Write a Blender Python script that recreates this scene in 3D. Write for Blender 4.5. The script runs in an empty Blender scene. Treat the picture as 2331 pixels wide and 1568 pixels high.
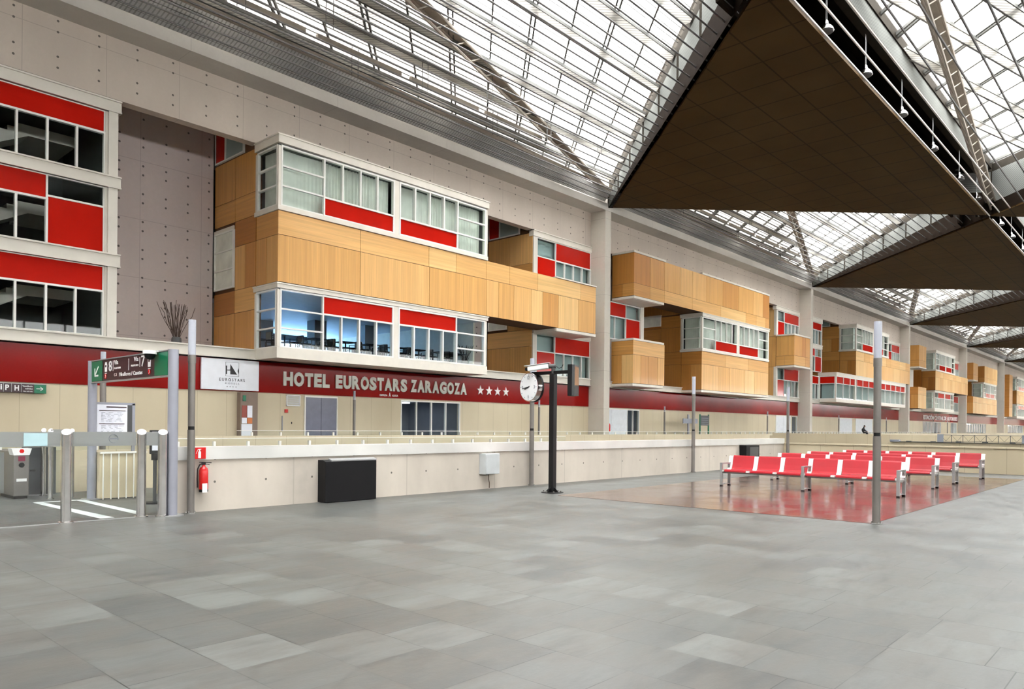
import bpy, math, random
from mathutils import Vector, Matrix
random.seed(7)
sc = bpy.context.scene
COL = sc.collection
# ------------------------------------------------------------------ camera
TH = math.radians(42.3); ROLL = 0.0096
fw = Vector((math.cos(TH), math.sin(TH), 0)); rt = Vector((math.sin(TH), -math.cos(TH), 0)); up = Vector((0, 0, 1))
R_ = rt * math.cos(ROLL) + up * math.sin(ROLL); U_ = up * math.cos(ROLL) - rt * math.sin(ROLL)
cd = bpy.data.cameras.new('camera'); cam = bpy.data.objects.new('camera', cd); COL.objects.link(cam)
cd.sensor_width = 36; cd.lens = 36 * 1687 / 2331; cd.shift_y = (969.5 - 784) / 2331; cd.clip_end = 900; cd.clip_start = 0.05
m = Matrix((R_, U_, -fw)).transposed().to_4x4(); m.translation = Vector((0, 0, 1.6)); cam.matrix_world = m
sc.camera = cam
# ------------------------------------------------------------------ sky (bright overcast) and exposure
w = bpy.data.worlds.new('sky'); sc.world = w; w.use_nodes = True
wn = w.node_tree.nodes; bg = wn['Background']; bg.inputs[0].default_value = (1.0, 0.985, 0.96, 1); bg.inputs[1].default_value = 1.0
vs = sc.view_settings; vs.view_transform = 'Standard'; vs.look = 'None'; vs.gamma = 1.0; vs.use_curve_mapping = False
vs.exposure = 4.5
sc.cycles.max_bounces = 8; sc.cycles.diffuse_bounces = 5; sc.cycles.glossy_bounces = 3; sc.cycles.transparent_max_bounces = 10
sc.cycles.caustics_reflective = False; sc.cycles.caustics_refractive = False

# ------------------------------------------------------------------ materials
MATS = {}
def nt(name):
    m = bpy.data.materials.new(name); m.use_nodes = True
    t = m.node_tree; t.nodes.clear(); o = t.nodes.new('ShaderNodeOutputMaterial')
    return m, t, o
def N(t, typ, **k):
    n = t.nodes.new(typ)
    for a, b in k.items(): setattr(n, a, b)
    return n
def math_(t, op, a, b=None, c=None):
    n = N(t, 'ShaderNodeMath', operation=op)
    for i, x in enumerate((a, b, c)):
        if x is None: continue
        if hasattr(x, 'is_linked') or isinstance(x, bpy.types.NodeSocket): t.links.new(x, n.inputs[i])
        else: n.inputs[i].default_value = x
    return n.outputs[0]
def pos(t):
    g = N(t, 'ShaderNodeNewGeometry'); s = N(t, 'ShaderNodeSeparateXYZ'); t.links.new(g.outputs['Position'], s.inputs[0])
    return g.outputs['Position'], s.outputs[0], s.outputs[1], s.outputs[2]
def noise(t, vec, scale=(1, 1, 1), s=1.0, detail=3, rough=.55):
    mp = N(t, 'ShaderNodeMapping'); mp.inputs['Scale'].default_value = scale; t.links.new(vec, mp.inputs[0])
    n = N(t, 'ShaderNodeTexNoise'); n.inputs['Scale'].default_value = s; n.inputs['Detail'].default_value = detail; n.inputs['Roughness'].default_value = rough
    t.links.new(mp.outputs[0], n.inputs['Vector']); return n.outputs[0]
def mixc(t, fac, a, b, typ='MIX'):
    n = N(t, 'ShaderNodeMix', data_type='RGBA', blend_type=typ)
    for i, x in ((0, fac), (6, a), (7, b)):
        if isinstance(x, bpy.types.NodeSocket): t.links.new(x, n.inputs[i])
        elif isinstance(x, tuple): n.inputs[i].default_value = (*x[:3], 1)
        else: n.inputs[i].default_value = x
    return n.outputs[2]
def ramp(t, f, lo, hi, a=0., b=1.):
    n = N(t, 'ShaderNodeMapRange', clamp=True); t.links.new(f, n.inputs[0])
    for i, x in enumerate((lo, hi, a, b)): n.inputs[i + 1].default_value = x
    return n.outputs[0]
def bsdf(t, o, col, rough=.5, metal=0., spec=.5, bump=None, bs=.1, coat=0.):
    p = N(t, 'ShaderNodeBsdfPrincipled')
    if isinstance(col, bpy.types.NodeSocket): t.links.new(col, p.inputs['Base Color'])
    else: p.inputs['Base Color'].default_value = (*col, 1)
    if isinstance(rough, bpy.types.NodeSocket): t.links.new(rough, p.inputs['Roughness'])
    else: p.inputs['Roughness'].default_value = rough
    p.inputs['Metallic'].default_value = metal; p.inputs['Specular IOR Level'].default_value = spec
    p.inputs['Coat Weight'].default_value = coat; p.inputs['Coat Roughness'].default_value = .06
    if bump is not None:
        b = N(t, 'ShaderNodeBump'); b.inputs['Strength'].default_value = bs; b.inputs['Distance'].default_value = .02
        t.links.new(bump, b.inputs['Height']); t.links.new(b.outputs[0], p.inputs['Normal'])
    t.links.new(p.outputs[0], o.inputs[0]); return p
def plain(name, col, rough=.5, metal=0., spec=.5, var=.06, sc_=3., coat=0.):
    if name in MATS: return MATS[name]
    m, t, o = nt(name); P, x, y, z = pos(t)
    n = noise(t, P, s=sc_)
    f = ramp(t, n, .3, .7, 1 - var, 1 + var)
    c = mixc(t, 1.0, col, (1, 1, 1), 'MULTIPLY')
    vm = N(t, 'ShaderNodeVectorMath', operation='SCALE'); t.links.new(c, vm.inputs[0]); t.links.new(f, vm.inputs['Scale'])
    bsdf(t, o, vm.outputs[0], rough, metal, spec, coat=coat); MATS[name] = m; return m
def line_mask(t, v, period, width, off=0.):
    a = math_(t, 'ADD', v, off); a = math_(t, 'DIVIDE', a, period); a = math_(t, 'FRACT', a)
    a = math_(t, 'SUBTRACT', a, .5); a = math_(t, 'ABSOLUTE', a)
    return math_(t, 'GREATER_THAN', a, .5 - width / period / 2)
def concrete(name, col, holes=True, seam=(2.9, 2.72), hp=(1.45, 1.36), seamx='x', hr=.045, stain=.5):
    m, t, o = nt(name); P, x, y, z = pos(t)
    sx = x if seamx == 'x' else y
    n1 = noise(t, P, (1, 1, .35), s=.55, detail=5); n2 = noise(t, P, s=6, detail=4)
    c = mixc(t, ramp(t, n1, .32, .68), tuple(v * (1 - .2 * stain) for v in col), col)
    c = mixc(t, ramp(t, n2, .3, .7, 0, .35), c, tuple(v * .84 for v in col))
    if seam:
        s = math_(t, 'MAXIMUM', line_mask(t, sx, seam[0], .03, .7), line_mask(t, z, seam[1], .03, 2.55))
        c = mixc(t, math_(t, 'MULTIPLY', s, .45), c, tuple(v * .5 for v in col))
    if holes:
        def cell(v, per, off):
            a = math_(t, 'FRACT', math_(t, 'DIVIDE', math_(t, 'ADD', v, off), per)); a = math_(t, 'SUBTRACT', a, .5)
            return math_(t, 'MULTIPLY', a, per)
        a = cell(sx, hp[0], .25); b = cell(z, hp[1], .1)
        d = math_(t, 'SQRT', math_(t, 'ADD', math_(t, 'POWER', a, 2.), math_(t, 'POWER', b, 2.)))
        a2 = cell(sx, hp[0], .25); b2 = cell(z, hp[1], .1 + .42)
        d2 = math_(t, 'SQRT', math_(t, 'ADD', math_(t, 'POWER', a2, 2.), math_(t, 'POWER', b2, 2.)))
        h = math_(t, 'LESS_THAN', math_(t, 'MINIMUM', d, d2), hr)
        c = mixc(t, h, c, tuple(v * .22 for v in col))
    bsdf(t, o, c, .75, 0, .3, bump=n2, bs=.12); MATS[name] = m; return m
def wood(tone, grain='v'):
    key = 'wood_%d_%s' % (tone, grain)
    if key in MATS: return MATS[key]
    base = [(.78, .46, .17), (.72, .40, .13), (.64, .32, .09), (.54, .235, .055), (.82, .53, .22), (.44, .165, .03)][tone]
    m, t, o = nt(key); P, x, y, z = pos(t)
    sc1 = (9, 9, .18) if grain == 'v' else (.22, .22, 11)
    n1 = noise(t, P, sc1, s=1, detail=4, rough=.65)
    sc2 = (2.2, 2.2, .1) if grain == 'v' else (.12, .12, 3)
    n2 = noise(t, P, sc2, s=1, detail=2)
    c = mixc(t, ramp(t, n1, .3, .7), tuple(v * .80 for v in base), tuple(min(1, v * 1.12) for v in base))
    c = mixc(t, ramp(t, n2, .35, .65, 0, .45), c, tuple(v * q for v, q in zip(base, (.86, .8, .72))))
    bsdf(t, o, c, .38, 0, .4, coat=.08); MATS[key] = m; return m
def glassmat(name, tint=(.75, .85, .85), ior=1.6, rough=.02, diffuse=0., dcol=(.8, .85, .85)):
    m, t, o = nt(name)
    tr = N(t, 'ShaderNodeBsdfTransparent'); tr.inputs[0].default_value = (*tint, 1)
    last = tr.outputs[0]
    if diffuse:
        d = N(t, 'ShaderNodeBsdfDiffuse'); d.inputs[0].default_value = (*dcol, 1)
        tl = N(t, 'ShaderNodeBsdfTranslucent'); tl.inputs[0].default_value = (*dcol, 1)
        mm = N(t, 'ShaderNodeMixShader'); mm.inputs[0].default_value = .5; t.links.new(d.outputs[0], mm.inputs[1]); t.links.new(tl.outputs[0], mm.inputs[2])
        m2 = N(t, 'ShaderNodeMixShader'); m2.inputs[0].default_value = diffuse; t.links.new(last, m2.inputs[1]); t.links.new(mm.outputs[0], m2.inputs[2]); last = m2.outputs[0]
    g = N(t, 'ShaderNodeBsdfGlossy'); g.inputs['Roughness'].default_value = rough; g.inputs[0].default_value = (1, 1, 1, 1)
    f = N(t, 'ShaderNodeLayerWeight'); f.inputs[0].default_value = .5; r0 = ((ior - 1) / (ior + 1)) ** 2
    fac = math_(t, 'ADD', math_(t, 'MULTIPLY', math_(t, 'POWER', f.outputs['Facing'], 5.), 1 - r0), r0)
    mx = N(t, 'ShaderNodeMixShader'); t.links.new(fac, mx.inputs[0]); t.links.new(last, mx.inputs[1]); t.links.new(g.outputs[0], mx.inputs[2])
    t.links.new(mx.outputs[0], o.inputs[0]); MATS[name] = m; return m
def meshmat(name, col, direction, period, opening, base_alpha):
    """woven wire screen: strips of wire and strips of opening"""
    m, t, o = nt(name); P, x, y, z = pos(t)
    d = N(t, 'ShaderNodeVectorMath', operation='DOT_PRODUCT'); t.links.new(P, d.inputs[0]); d.inputs[1].default_value = direction
    k = line_mask(t, d.outputs['Value'], period, period * opening)
    k2 = line_mask(t, x, 2.4, .05)
    k3 = line_mask(t, y, .62, .03)
    df = N(t, 'ShaderNodeBsdfDiffuse'); df.inputs[0].default_value = (*col, 1)
    tl = N(t, 'ShaderNodeBsdfTranslucent'); tl.inputs[0].default_value = (*col, 1)
    mm = N(t, 'ShaderNodeMixShader'); mm.inputs[0].default_value = .4; t.links.new(df.outputs[0], mm.inputs[1]); t.links.new(tl.outputs[0], mm.inputs[2])
    tr = N(t, 'ShaderNodeBsdfTransparent')
    mx = N(t, 'ShaderNodeMixShader'); t.links.new(math_(t, 'MULTIPLY', k, base_alpha), mx.inputs[0])
    t.links.new(mm.outputs[0], mx.inputs[1]); t.links.new(tr.outputs[0], mx.inputs[2]); t.links.new(mx.outputs[0], o.inputs[0])
    MATS[name] = m; return m
def deckmat(name, dcol, trans, direction, period):
    """ribbed translucent roof sheet"""
    m, t, o = nt(name); P, x, y, z = pos(t)
    d = N(t, 'ShaderNodeVectorMath', operation='DOT_PRODUCT'); t.links.new(P, d.inputs[0]); d.inputs[1].default_value = direction
    k = line_mask(t, d.outputs['Value'], period, period * .35); n = noise(t, P, s=.25, detail=2)
    df = N(t, 'ShaderNodeBsdfDiffuse'); t.links.new(mixc(t, k, dcol, tuple(v * .6 for v in dcol)), df.inputs[0])
    tl = N(t, 'ShaderNodeBsdfTranslucent'); c = mixc(t, k, tuple(v * trans for v in (1., .98, .95)), tuple(v * trans * .68 for v in (1., .98, .95)))
    c = mixc(t, ramp(t, n, .3, .7, 0, .5), c, (0, 0, 0)); t.links.new(c, tl.inputs[0])
    a = N(t, 'ShaderNodeAddShader'); t.links.new(df.outputs[0], a.inputs[0]); t.links.new(tl.outputs[0], a.inputs[1]); t.links.new(a.outputs[0], o.inputs[0])
    MATS[name] = m; return m
def emit(name, col, s):
    m, t, o = nt(name); e = N(t, 'ShaderNodeEmission'); e.inputs[0].default_value = (*col, 1); e.inputs[1].default_value = s
    t.links.new(e.outputs[0], o.inputs[0]); MATS[name] = m; return m

M_conc = concrete('wall_concrete', (.60, .525, .455), stain=.6)
M_conc_rec = concrete('recess_concrete', (.58, .51, .49), hp=(1.05, 1.3), hr=.05, stain=.5)
M_conc_low = concrete('platform_wall_concrete', (.66, .60, .52), seam=(2.9, 9.), hp=(1.02, 2.1), hr=.022, stain=1.8)
M_ledge = concrete('ledge_concrete', (.60, .57, .52), holes=False, seam=(7.2, 60.), stain=.6)
M_col = concrete('column_concrete', (.60, .56, .49), seam=(50., 2.72), holes=False, stain=.6)
M_white = plain('white_steel', (.74, .70, .62), .4, var=.05, sc_=1.5)
M_whitem = plain('white_mullion', (.82, .82, .78), .4, var=.02)
M_soffit = plain('grey_soffit', (.50, .50, .49), .6)
M_red = plain('red_glass_panel', (.50, .012, .006), .12, spec=.2, var=.08, sc_=.6, coat=.0)
M_redband = plain('red_band_panel', (.24, .006, .005), .14, spec=.08, var=.15, sc_=.35)
M_beam = plain('off_white_beam', (.70, .67, .60), .55, var=.06, sc_=.8)
M_steel = plain('brushed_steel', (.62, .61, .60), .2, 1., var=.08, sc_=8)
M_galv = plain('grey_painted_post', (.30, .31, .36), .4, .2, var=.04)
M_black = plain('black_steel', (.008, .008, .009), .4, spec=.3, var=.1)
M_black2 = plain('matte_black_panel', (.006, .006, .007), .55, spec=.2, var=.1)
M_darkgrey = plain('dark_grey_panel', (.055, .058, .06), .45)
M_room = plain('interior_grey', (.10, .11, .11), .9)
M_curtain = plain('pale_curtain', (.74, .76, .68), .9, var=.12, sc_=1.2)
M_frost = plain('frosted_blind', (.36, .45, .44), .5, var=.05, sc_=.5)
M_dark = plain('dark_truss', (.013, .009, .0065), .9, spec=.02, var=.12)
M_truss = plain('beige_truss_steel', (.030, .026, .021), .9, spec=.03, var=.1)
M_hip = plain('pale_hip_truss', (.40, .35, .29), .6, var=.1)
M_pipe = plain('grey_pipe', (.17, .165, .16), .6, spec=.2, var=.05)
M_pipe_lit = plain('painted_lit_pipe', (.62, .58, .55), .35, .4, var=.05)  # side light on the pipes nearest the middle line, put into a paler colour
M_mull = plain('roof_mullion', (.16, .16, .15), .7, spec=.1, var=.06)
M_rib = deckmat('rib_mesh', (.40, .40, .37), .38, (.7, .7, 0), .2)
M_screen = deckmat('wire_screen', (.40, .41, .42), .36, (.88, .47, 0), .15)
M_deck = deckmat('ribbed_roof_deck', (.5, .51, .52), .44, (.88, .47, 0), .17)
M_band = deckmat('truss_band_mesh', (.16, .165, .155), .10, (.3, .3, .9), .14)
M_skyglass = glassmat('roof_glazing', (.97, .98, .99), 1.25, .2, .10, (.9, .9, .9))
M_glass = glassmat('window_glass', (.93, .96, .96), 1.2, .015)
M_glassb = glassmat('blue_window_glass', (.55, .75, .98), 1.3, .015)
M_clear = glassmat('clear_glass', (.96, .98, .975), 1.4, .01)
M_frostband = glassmat('frosted_glass_band', (.55, .58, .57), 1.5, .3, .62, (.56, .58, .57))
M_redseat = plain('red_seat', (.45, .014, .026), .35, var=.05)
M_wseat = plain('white_seat_divider', (.88, .88, .88), .3, var=.02)
M_alu = plain('cast_aluminium', (.40, .41, .41), .35, .5, var=.04)
M_letter = plain('letter_silver', (.66, .66, .60), .4, var=.05)
M_star = plain('letter_white', (.86, .80, .78), .4, var=.02)
M_board = plain('logo_board_white', (.74, .77, .83), .25, var=.03)
M_ink = plain('dark_ink', (.02, .02, .025), .5)
M_inkg = plain('grey_ink', (.25, .27, .32), .5)
M_green = plain('sign_green', (.0, .16, .075), .35)
M_purple = plain('sign_brown', (.045, .02, .024), .35)
M_signw = plain('sign_white', (.85, .85, .85), .4)
M_firered = plain('fire_red', (.62, .012, .012), .25)
M_paper = plain('poster_paper', (.78, .80, .88), .4, var=.03)
M_line = plain('floor_paint_white', (.62, .66, .66), .4, var=.12, sc_=5)
M_tube = glassmat('lamp_tube', (.65, .68, .75), 1.4, .25, .75, (.72, .75, .82))
M_chrome = plain('chrome', (.72, .70, .70), .15, 1., var=.02)
M_panelg = plain('lilac_grey_door', (.17, .18, .24), .25)
M_panelw = plain('white_door_panel', (.68, .72, .76), .35)
M_skin = plain('skin', (.45, .27, .19), .6)
M_cloth = plain('black_clothing', (.012, .012, .014), .8)
M_twig = plain('brown_twigs', (.07, .045, .035), .8)
M_orange = plain('painted_screen_reflection', (.40, .24, .15), .1)  # orange reflection on the screen, put into its base colour
M_wine = plain('wine_red', (.22, .02, .05), .4)
M_clockface = plain('clock_face', (.88, .90, .92), .3, var=.01)
M_boxg = plain('cabinet_grey', (.50, .53, .54), .4)
def beige_mat():
    m, t, o = nt('beige_cladding'); P, x, y, z = pos(t)
    n = noise(t, P, (1, 1, .25), s=.5); c = mixc(t, ramp(t, n, .3, .7), (.55, .475, .33), (.62, .545, .39))
    s = math_(t, 'MAXIMUM', line_mask(t, x, 1.34, .022), line_mask(t, y, 1.34, .022, .5))
    c = mixc(t, math_(t, 'MULTIPLY', s, .45), c, (.25, .20, .12))
    bsdf(t, o, c, .45, 0, .4); return m
M_beige = beige_mat()
def soffit_mat():
    m, t, o = nt('brown_ceiling_tiles'); P, x, y, z = pos(t)
    n = noise(t, P, s=.25); c = mixc(t, ramp(t, n, .35, .65), (.066, .039, .015), (.080, .048, .019))
    s = math_(t, 'MAXIMUM', line_mask(t, x, 2.08, .075, .75), line_mask(t, y, 2.08, .075, 1.1))
    c = mixc(t, math_(t, 'MULTIPLY', s, .6), c, (.008, .005, .003))
    bsdf(t, o, c, .6, 0, .04); return m
M_tiles = soffit_mat()
def slate_mat(name, cols, rough, rr=.1, joint=.75, mul=1.):
    m, t, o = nt(name); P, x, y, z = pos(t)
    r = math_(t, 'DIVIDE', math_(t, 'ADD', x, .02), .592); row = math_(t, 'FLOOR', r); fr = math_(t, 'FRACT', r)
    wn1 = N(t, 'ShaderNodeTexWhiteNoise', noise_dimensions='1D'); t.links.new(row, wn1.inputs['W'])
    wn2 = N(t, 'ShaderNodeTexWhiteNoise', noise_dimensions='1D'); t.links.new(math_(t, 'ADD', row, 57.3), wn2.inputs['W'])
    ln = ramp(t, wn2.outputs[0], 0, 1, .55, 1.0)
    v = math_(t, 'DIVIDE', math_(t, 'ADD', y, math_(t, 'MULTIPLY', wn1.outputs[0], 3.)), ln)
    b = math_(t, 'FLOOR', v); fb = math_(t, 'FRACT', v)
    cb = N(t, 'ShaderNodeCombineXYZ'); t.links.new(row, cb.inputs[0]); t.links.new(b, cb.inputs[1])
    wt = N(t, 'ShaderNodeTexWhiteNoise', noise_dimensions='3D'); t.links.new(cb.outputs[0], wt.inputs['Vector'])
    # cleft slate figure, shifted per slab
    off = N(t, 'ShaderNodeVectorMath', operation='SCALE'); t.links.new(wt.outputs['Color'], off.inputs[0]); off.inputs['Scale'].default_value = 40.
    ad = N(t, 'ShaderNodeVectorMath', operation='ADD'); t.links.new(P, ad.inputs[0]); t.links.new(off.outputs[0], ad.inputs[1])
    n1 = noise(t, ad.outputs[0], (1.1, 3.2, 1), s=.9, detail=6, rough=.62)
    n2 = noise(t, ad.outputs[0], (1, 1.6, 1), s=7., detail=5, rough=.7)
    c = mixc(t, wt.outputs[0], cols[0], cols[1])
    c = mixc(t, ramp(t, n1, .40, .60, 0, .8), c, cols[2])
    n3 = noise(t, ad.outputs[0], (.6, 2.6, 1), s=2.2, detail=7, rough=.7)
    c = mixc(t, ramp(t, n3, .50, .72, 0, .45), c, tuple(q * .62 for q in cols[0]))
    c = mixc(t, ramp(t, n2, .45, .75, 0, .25), c, tuple(q * 1.2 for q in cols[1]))
    e1 = math_(t, 'SUBTRACT', .5, math_(t, 'ABSOLUTE', math_(t, 'SUBTRACT', fr, .5)))
    e2 = math_(t, 'MULTIPLY', math_(t, 'SUBTRACT', .5, math_(t, 'ABSOLUTE', math_(t, 'SUBTRACT', fb, .5))), ln)
    e = math_(t, 'MINIMUM', math_(t, 'MULTIPLY', e1, .592), e2)
    jn = noise(t, P, s=.9, detail=1)
    jm = math_(t, 'LESS_THAN', e, .0040)
    jm = math_(t, 'MULTIPLY', jm, ramp(t, jn, .40, .58, .2, joint))
    c = mixc(t, jm, c, tuple(q * .12 for q in cols[0]))
    rn = math_(t, 'ADD', ramp(t, n2, .2, .8, rough - rr, rough + rr), ramp(t, wt.outputs[0], 0, 1, -.05, .05))
    bsdf(t, o, c, rn, 0, .5, bump=n2, bs=.10); return m
M_slate = slate_mat('slate_floor', ((.060, .064, .062), (.124, .130, .122), (.090, .086, .076)), .44, .03)
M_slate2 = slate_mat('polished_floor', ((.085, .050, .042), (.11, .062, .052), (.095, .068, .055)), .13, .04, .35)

# ------------------------------------------------------------------ mesh helpers
WLOC = {}
class MB:
    def __init__(s): s.v = []; s.f = []; s.m = []
    def box(s, x0, x1, y0, y1, z0, z1, m=0):
        if x0 > x1: x0, x1 = x1, x0
        if y0 > y1: y0, y1 = y1, y0
        if z0 > z1: z0, z1 = z1, z0
        b = len(s.v); s.v += [(x, y, z) for z in (z0, z1) for y in (y0, y1) for x in (x0, x1)]
        for q in ((0, 2, 3, 1), (4, 5, 7, 6), (0, 1, 5, 4), (2, 6, 7, 3), (0, 4, 6, 2), (1, 3, 7, 5)):
            s.f.append(tuple(b + i for i in q)); s.m.append(m)
        return s
    def bar(s, p, q, wd, ht, m=0, upv=(0, 0, 1)):
        p = Vector(p); q = Vector(q); d = (q - p).normalized(); u = Vector(upv)
        if abs(d.dot(u)) > .98: u = Vector((1, 0, 0))
        r = d.cross(u).normalized(); u = r.cross(d)
        b = len(s.v)
        for c in (p, q):
            for a, e in ((-1, -1), (1, -1), (1, 1), (-1, 1)): s.v.append(tuple(c + r * a * wd / 2 + u * e * ht / 2))
        for f in ((0, 1, 2, 3), (7, 6, 5, 4), (0, 4, 5, 1), (1, 5, 6, 2), (2, 6, 7, 3), (3, 7, 4, 0)):
            s.f.append(tuple(b + i for i in f)); s.m.append(m)
        return s
    def cyl(s, p, q, r, n=12, r2=None, m=0, cap=True):
        p = Vector(p); q = Vector(q); d = (q - p).normalized(); u = Vector((0, 0, 1)) if abs(d.z) < .9 else Vector((1, 0, 0))
        a = d.cross(u).normalized(); c = d.cross(a); r2 = r if r2 is None else r2; b = len(s.v)
        for (o, rr) in ((p, r), (q, r2)):
            for i in range(n):
                t = 2 * math.pi * i / n; s.v.append(tuple(o + (a * math.cos(t) + c * math.sin(t)) * rr))
        for i in range(n): s.f.append((b + i, b + (i + 1) % n, b + n + (i + 1) % n, b + n + i)); s.m.append(m)
        if cap: s.f.append(tuple(b + n - 1 - i for i in range(n))); s.f.append(tuple(b + n + i for i in range(n))); s.m += [m, m]
        return s
    def lathe(s, c, prof, n=20, m=0):
        b = len(s.v)
        for r, z in prof:
            for i in range(n):
                t = 2 * math.pi * i / n; s.v.append((c[0] + r * math.cos(t), c[1] + r * math.sin(t), c[2] + z))
        for k in range(len(prof) - 1):
            for i in range(n):
                s.f.append((b + k * n + i, b + k * n + (i + 1) % n, b + (k + 1) * n + (i + 1) % n, b + (k + 1) * n + i)); s.m.append(m)
        s.f.append(tuple(b + n - 1 - i for i in range(n))); s.f.append(tuple(b + (len(prof) - 1) * n + i for i in range(n))); s.m += [m, m]
        return s
    def prism(s, poly, vec, m=0):
        b = len(s.v); n = len(poly); vec = Vector(vec)
        for p in poly: s.v.append(tuple(p))
        for p in poly: s.v.append(tuple(Vector(p) + vec))
        s.f.append(tuple(range(b + n - 1, b - 1, -1))); s.f.append(tuple(range(b + n, b + 2 * n))); s.m += [m, m]
        for i in range(n): s.f.append((b + i, b + (i + 1) % n, b + n + (i + 1) % n, b + n + i)); s.m.append(m)
        return s
    def tube(s, pts, r, n=8, m=0):
        for a, b in zip(pts, pts[1:]): s.cyl(a, b, r, n, m=m)
        return s
    def grid(s, fn, nu, nv, m=0):
        b = len(s.v)
        for j in range(nv + 1):
            for i in range(nu + 1): s.v.append(fn(i / nu, j / nv))
        for j in range(nv):
            for i in range(nu):
                a = b + j * (nu + 1) + i; s.f.append((a, a + 1, a + nu + 2, a + nu + 1)); s.m.append(m)
        return s
    def build(s, name, mats, parent=None, smooth=False, bevel=0.):
        if not isinstance(mats, (list, tuple)): mats = [mats]
        if parent is None:
            xs = [v[0] for v in s.v]; ys = [v[1] for v in s.v]; zs = [v[2] for v in s.v]
            o = ((min(xs) + max(xs)) / 2, (min(ys) + max(ys)) / 2, min(zs))
        else: o = WLOC[parent.name]
        me = bpy.data.meshes.new(name); me.from_pydata([(v[0] - o[0], v[1] - o[1], v[2] - o[2]) for v in s.v], [], s.f)
        for mm in mats: me.materials.append(mm)
        if len(mats) > 1: me.polygons.foreach_set('material_index', s.m)
        if smooth: me.polygons.foreach_set('use_smooth', [True] * len(me.polygons))
        me.update(); ob = bpy.data.objects.new(name, me); COL.objects.link(ob)
        if parent is None: ob.location = o; WLOC[ob.name] = o
        else: ob.parent = parent; WLOC[ob.name] = o
        if smooth:
            md = ob.modifiers.new('e', 'EDGE_SPLIT'); md.split_angle = math.radians(40)
        if bevel:
            md = ob.modifiers.new('b', 'BEVEL'); md.width = bevel; md.segments = 2; md.limit_method = 'ANGLE'
        return ob
def tag(o, label, cat, group=None, kind=None):
    o['label'] = label; o['category'] = cat
    if group: o['group'] = group
    if kind: o['kind'] = kind
    return o
def struct(o, label=None):
    o['kind'] = 'structure'
    if label: o['label'] = label
    return o
def empty(name, loc):
    o = bpy.data.objects.new(name, None); COL.objects.link(o); o.location = loc; o.empty_display_size = .2; WLOC[o.name] = tuple(loc); return o
def copy_tree(o, parent=None):
    c = o.copy(); COL.objects.link(c)
    if parent is not None: c.parent = parent
    for ch in list(o.children): copy_tree(ch, c)
    return c
def text_me(body, size=1., ext=.02, off=0., mat=None):
    cu = bpy.data.curves.new('t', 'FONT'); cu.body = body; cu.size = size; cu.extrude = ext; cu.offset = off; cu.resolution_u = 3
    ob = bpy.data.objects.new('t', cu); COL.objects.link(ob); dg = bpy.context.evaluated_depsgraph_get()
    me = bpy.data.meshes.new_from_object(ob.evaluated_get(dg)); bpy.data.objects.remove(ob)
    me.materials.clear()
    if mat: me.materials.append(mat)
    return me
def put_text(name, body, mat, parent, org, du, dv, w=None, h=None, ext=.015, off=0., nrm=None):
    """text laid from org along du (unit), up dv, fitted to w x h"""
    me = text_me(body, 1., .5, off, mat)
    vs_ = [v.co.copy() for v in me.vertices]
    x0 = min(v.x for v in vs_); x1 = max(v.x for v in vs_); y0 = min(v.y for v in vs_); y1 = max(v.y for v in vs_)
    h = h or 1.; kx = (w / (x1 - x0)) if w else h / (y1 - y0); ky = h / (y1 - y0)
    du = Vector(du); dv = Vector(dv); n = du.cross(dv); L = Vector(WLOC[parent.name]); org = Vector(org)
    for v, c in zip(me.vertices, vs_): v.co = org + du * (c.x - x0) * kx + dv * (c.y - y0) * ky + n * ext * (c.z + .5) - L
    ob = bpy.data.objects.new(name, me); COL.objects.link(ob); ob.parent = parent; WLOC[ob.name] = tuple(L); return ob

# ------------------------------------------------------------------ large structure: floor, walls, roof
PER = 39.1
Ax = lambda k: 4.7 + PER * k
Bx = lambda k: 24.25 + PER * k
AY, BY, CY = 30.7, 10.65, -9.4
struct(MB().box(-40, 300, -30, 46, -.4, 0).build('floor', M_slate), 'grey slate paving of the concourse')
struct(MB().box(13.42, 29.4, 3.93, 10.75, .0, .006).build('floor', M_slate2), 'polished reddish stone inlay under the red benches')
struct(MB().box(-40.5, -40, -30, 46, 0, 22).build('wall_back', M_conc))
struct(MB().box(300, 300.5, -30, 46, 0, 22).build('wall_end', M_conc))
struct(MB().box(-40, 300, -30.5, -30, 0, 9.9).box(-40, 300, -30.5, -30, 12.6, 22).build('wall_near', M_ledge))  # gap left in this unseen wall for the added fill glazing
o = empty('window_20', (130, -30, 9.2)); struct(o, 'added unseen glazed strip behind the camera that lights the hotel front'); mb = MB()  # unseen glazing, added to brighten the hotel front from behind the camera
for i in range(86): mb.box(-40 + 4 * i - .08, -40 + 4 * i + .08, -30.2, -30, 9.9, 12.6)
for z in (11.2,): mb.box(-40, 300, -30.2, -30.05, z - .06, z + .06)
mb.build('window_frame', M_white, o); MB().box(-40, 300, -30.12, -30.1, 9.9, 12.6).build('window_glass', glassmat('added_fill_glazing', (.98, .98, .98), 1.3, .2), o)
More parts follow.
